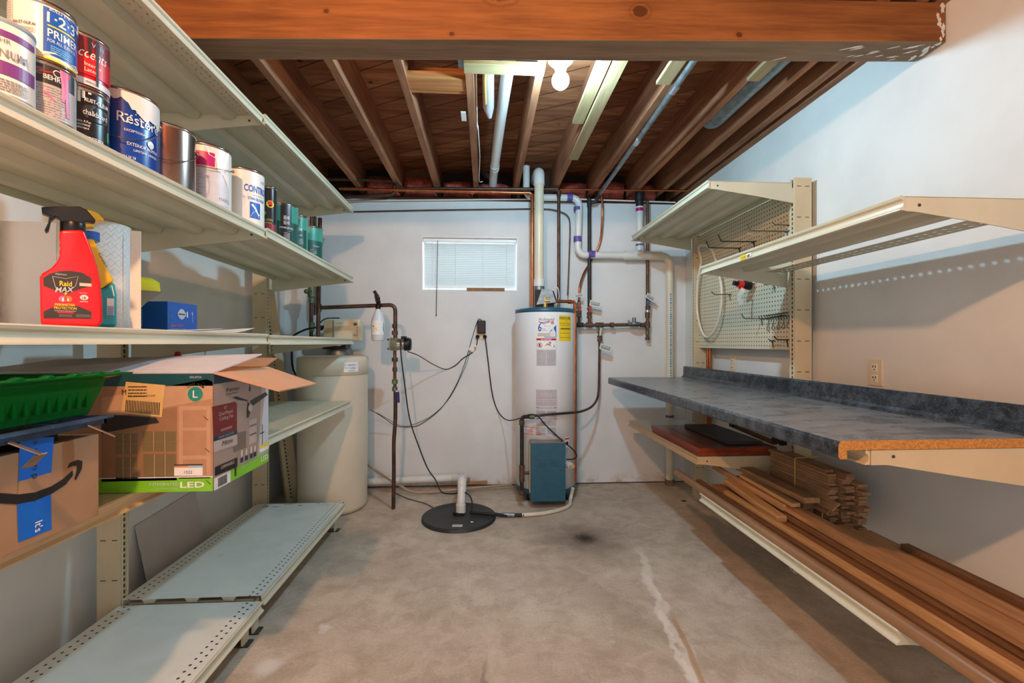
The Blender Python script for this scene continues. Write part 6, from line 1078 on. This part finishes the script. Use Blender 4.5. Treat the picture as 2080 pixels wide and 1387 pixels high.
for k, (x, z) in enumerate(((1.585, .10), (1.588, .125))):
    m = MB(); R_ = Matrix.Rotation(-.7, 3, 'Y'); m.obox((x, 2.1-.03*k, ZL+z-.005), (.05, .2, .008), R_, 'board_wood_1'); tag(m.build('wood_scrap'), ('lower', 'upper')[k]+' tilted splinter of wood leaning on the lath bundle', 'wood scrap')
# lath bundle
R = random.Random(11); proto = None; lat = []
cols = ((1.617, 2.03, 2.5), (1.662, 1.99, 2.5), (1.706, 1.97, 2.5)); tt = .0142
cn = ('front', 'middle', 'wall-side')
for c, (x, ya, yb_) in enumerate(cols):
    for k in range(19 if c < 2 else 16):
        y_ = R.uniform(-.018, .018)-(0.05 if (c == 2 and k in (8, 13)) else 0); z = ZL+k*tt
        pos = 'topmost' if k == (18 if c < 2 else 15) else ('lowest' if k == 0 else '')
        lb = ('%s lath in the %s column of the tied lath bundle' % (pos, cn[c])) if pos else 'thin brown lath in the %s column of the tied bundle by the right wall' % cn[c]
        if proto is None:
            m = MB(); m.box(-.0205, .0205, 0, .43, 0, tt-.0012, 'lath_wood'); proto = tag(m.build('wood_lath', origin=(0, 0, 0), bevel=.0008), lb, 'lath', 'laths of the tied bundle'); o = proto
        else: o = copy_tree(proto, (0, 0, 0), lb)
        o['group'] = 'laths of the tied bundle, %s column' % cn[c]
        o.location = (x+R.uniform(-.0008, .0008), ya+y_, z)
for lb, yy, ztop in (('yellow string tied round the lath bundle near its far end', 2.25, ZL+19*tt), ('yellow string round the lower laths at the near end', 2.06, ZL+8*tt)):
    m = MB(); r = .003; x0, x1 = 1.594, 1.730; m.tube(elbow_path([(x0-.002, yy, ZL+.002+(.06 if yy > 2.2 else .03)), (x0-.002, yy, ztop+.003), (x1, yy+.02, ztop+.003 if yy > 2.2 else ztop)], .006), r, 'string_yellow', 8); m.ball((x0-.004, yy, ZL+.09), .007, 'string_yellow', 8); tag(m.build('bundle_string'), lb, 'string')
# ---- cabinet doors
def cdoor(label, x0, x1, y0, y1, z, t__, mat):
    t_ = thing('cabinet_door', label, 'cabinet door', ((x0+x1)/2, (y0+y1)/2, z)); m = MB(); m.box(x0, x1, y0, y1, z, z+t__, mat); m.build('panel', t_, bevel=.002); return t_
zd = .6465
t_ = cdoor('lower red-brown cabinet door lying flat on the right shelf', 1.232, 1.70, 2.562, 3.29, zd, .023, 'cabinet_red')
t_ = cdoor('upper glossy red-brown cabinet door on top of the other one', 1.228, 1.70, 2.555, 3.30, zd+.0235, .024, 'cabinet_red')
m = MB(); m.obox((1.46, 2.93, zd+.0483), (.30, .55, .0012), Matrix.Identity(3), 'cabinet_red'); m.build('raised_field', t_)
tag(cdoor('dark brown panel lying on the red-brown cabinet door', 1.435, 1.655, 2.62, 3.20, zd+.0500, .020, 'dark_panel'), 'dark brown panel lying on the red-brown cabinet door', 'panel')
t_ = thing('cabinet_door', 'narrow brown door with two hinges leaning behind the dark panel', 'cabinet door', (1.70, 2.85, zd+.05)); m = MB(); m.bar((1.715, 2.60, zd+.062), (1.715, 3.08, zd+.085), .03, .022, 'board_wood_3'); m.build('panel', t_, bevel=.002)
for p in ((1.70, 3.03, zd+.105), (1.715, 2.59, zd+.088)):
    m = MB(); p = Vector(p); m.obox(p, (.03, .035, .05), Matrix.Identity(3), 'hinge_metal'); m.obox(p+Vector((.03, -.02, -.01)), (.04, .02, .045), Matrix.Rotation(.3, 3, 'Z'), 'hinge_metal'); m.cyl(p+Vector((0, -.02, .02)), p+Vector((0, -.035, .02)), .012, 'hinge_metal', 10); m.build('hinge', t_)
# ================================================================ pegboard hooks
PB = 1.785
def hook(label, base, tip, wire='hook_wire', r=.0028, double=False):
    b = PX(*base, PB-.001); ti = PX(*tip, PB); L = None
    # tip stands straight out from the board: same y as the base, X where the sight line meets
    rr = _ray(*tip); Y_ = b.y; t__ = Y_/rr[1]; tx = rr[0]*t__; tz = EYE+rr[2]*t__
    m = MB(); p = [b+Vector((0, 0, .0)), (tx+.02, Y_, b.z-.0), (tx, Y_, tz+.004)]
    m.tube(elbow_path([b+Vector((0, 0, -.03)), b+Vector((-.006, 0, 0)), (tx+.02, Y_, b.z), (tx, Y_, max(tz, b.z+.012))], .006), r, wire, 8)
    m.tube([b+Vector((-.003, -.02, -.0)), b+Vector((-.003, .02, .0))], r, wire, 8); m.tube([b+Vector((-.003, 0, -.004)), b+Vector((-.003, -.008, -.045))], r*.8, wire, 8)
    return tag(m.build('pegboard_hook'), label, 'hook', 'hooks on the pegboard')
hook('upper dark thick pegboard hook just behind the near shelf rail', (1532, 491), (1459, 476), 'hook_dark', .004); hook('dark thick pegboard hook next to the hose loop', (1503, 504), (1434, 489), 'hook_dark', .004)
hook('long grey pegboard hook highest on the right', (1600, 470), (1518, 454), r=.0035); hook('grey pegboard hook at the top right corner by the upright', (1606, 457), (1568, 451)); hook('thin pale pegboard hook above the near shelf rail', (1566, 477), (1518, 476), 'shelf_steel')
hook('pegboard hook right of the red and black cap', (1573, 578), (1547, 571)); hook('long grey pegboard hook inside the hose loop', (1483, 598), (1445, 592), r=.0035); hook('long pegboard hook left of the cluster of small hooks', (1548, 647), (1506, 638), r=.003)
hook('dark pegboard hook lowest at the right', (1600, 690), (1572, 683), 'hook_dark', .0035); hook('small bent pegboard hook lowest beside the dark one', (1570, 692), (1560, 690), 'hook_dark')
R = random.Random(5)
for k in range(9):
    b = PX(1562+k*5.2, 648-k*.9, PB-.001); L_ = .07; m = MB()
    m.tube(elbow_path([b+Vector((0, 0, -.02)), b+Vector((-.004, 0, 0)), b+Vector((-L_*.8, 0, .001)), b+Vector((-L_, 0, .018))], .006), .0022, 'hook_wire', 6); m.tube([b+Vector((-L_*.5, -.01, .018)), b+Vector((-.002, -.004, .02))], .002, 'hook_wire', 6)
    if k % 2 == 0:
        m.tube([b+Vector((-.004, 0, -.02)), b+Vector((-.006, 0, -.045))], .0018, 'hook_wire', 6); c = b+Vector((-.006, 0, -.06)); m.tube([c+Vector((.0, .014*math.cos(a), .014*math.sin(a))) for a in [2*PI*q/12 for q in range(12)]], .002, 'hook_wire', 6, closed=True)
    tag(m.build('small_hook'), 'small wire hook in the dense cluster right on the pegboard, beside the upright', 'hook', 'cluster of small wire hooks')
pts = [PX(u, v, 1.74) for u, v in ((1427, 497), (1446, 508), (1459, 550), (1466, 592), (1462, 640), (1451, 672), (1436, 685), (1424, 669), (1416, 629), (1417, 575), (1424, 532), (1419, 505))]
N = len(pts); lp = []
for i in range(N):
    p0, p1, p2, p3 = pts[i-1], pts[i], pts[(i+1) % N], pts[(i+2) % N]
    for k in range(4): q = k/4; lp.append(.5*((2*p1)+(p2-p0)*q+(2*p0-5*p1+4*p2-p3)*q*q+(3*p1-p0-3*p2+p3)*q**3))
m = MB(); m.tube(lp, .0095, 'hose_cream', 12, closed=True); tag(m.build('coiled_hose'), 'loop of white hose hanging at the far side of the pegboard', 'hose')
cp2 = thing('pipe_cap', 'black and red fitting with a white price tag hanging on the pegboard', 'fitting', PX(1508, 578, 1.7)); y_ = PX(1508, 578, 1.7).y; z_ = PX(1508, 578, 1.7).z
Xat = lambda u: (lambda rr: rr[0]*y_/rr[1])(_ray(u, 578))
m = MB(); m.cyl((Xat(1490), y_, z_+.01), (Xat(1500), y_, z_+.006), .016, 'black_plastic', 16); m.cyl((Xat(1509), y_, z_), (Xat(1524), y_, z_-.008), .028, 'black_plastic', 20); m.build('body', cp2)
m = MB(); m.cyl((Xat(1499), y_, z_+.006), (Xat(1510), y_, z_), .024, 'valve_red', 16); m.obox((Xat(1507), y_, z_-.02), (.03, .03, .02), Matrix.Identity(3), 'valve_red'); m.build('red_collar', cp2)
m = MB(); a = Vector((Xat(1506), y_-.025, z_-.03)); b = Vector((Xat(1496), y_-.028, z_-.085)); c = Vector((Xat(1501), y_-.028, z_-.135)); m.bar(a, b, .030, .0012, 'tag_white', up=(0, 1, 0)); m.bar(b, c, .030, .0012, 'tag_white', up=(0, 1, 0)); m.build('price_tag', cp2)
m = MB(); m.cyl((Xat(1522), y_, z_+.006), (PB-.001, y_, z_+.006), .004, 'hook_wire', 8); tag(m.build('pegboard_hook'), 'pegboard hook carrying the black and red fitting', 'hook', 'hooks on the pegboard')
# specks of debris on the floor
R = random.Random(21)
WORLD = 1.25; EXPO = 0.08; DAY = 22
# ================================================================ light and colour
w = bpy.data.worlds.new('world'); SC.world = w; w.use_nodes = True; w.node_tree.nodes['Background'].inputs[0].default_value = (.86, .93, 1, 1); w.node_tree.nodes['Background'].inputs[1].default_value = WORLD
L = bpy.data.lights.new('daylight', 'AREA'); L.energy = DAY; L.size = 1.0; L.shape = 'RECTANGLE'; L.size_y = .6; L.color = (.86, .94, 1)
lo = bpy.data.objects.new('daylight', L); COL.objects.link(lo); lo.location = (-.14, 4.95, 2.55); lo.rotation_euler = (math.radians(-55), 0, 0)
SC.view_settings.view_transform = 'Standard'; SC.view_settings.look = 'None'; SC.view_settings.gamma = 1; SC.view_settings.exposure = EXPO
SC.view_settings.use_curve_mapping = False
SC.cycles.max_bounces = 10; SC.cycles.diffuse_bounces = 5; SC.cycles.transparent_max_bounces = 16; SC.cycles.use_denoising = True; SC.cycles.caustics_reflective = False; SC.cycles.caustics_refractive = False
SC.cycles.sample_clamp_indirect = 6
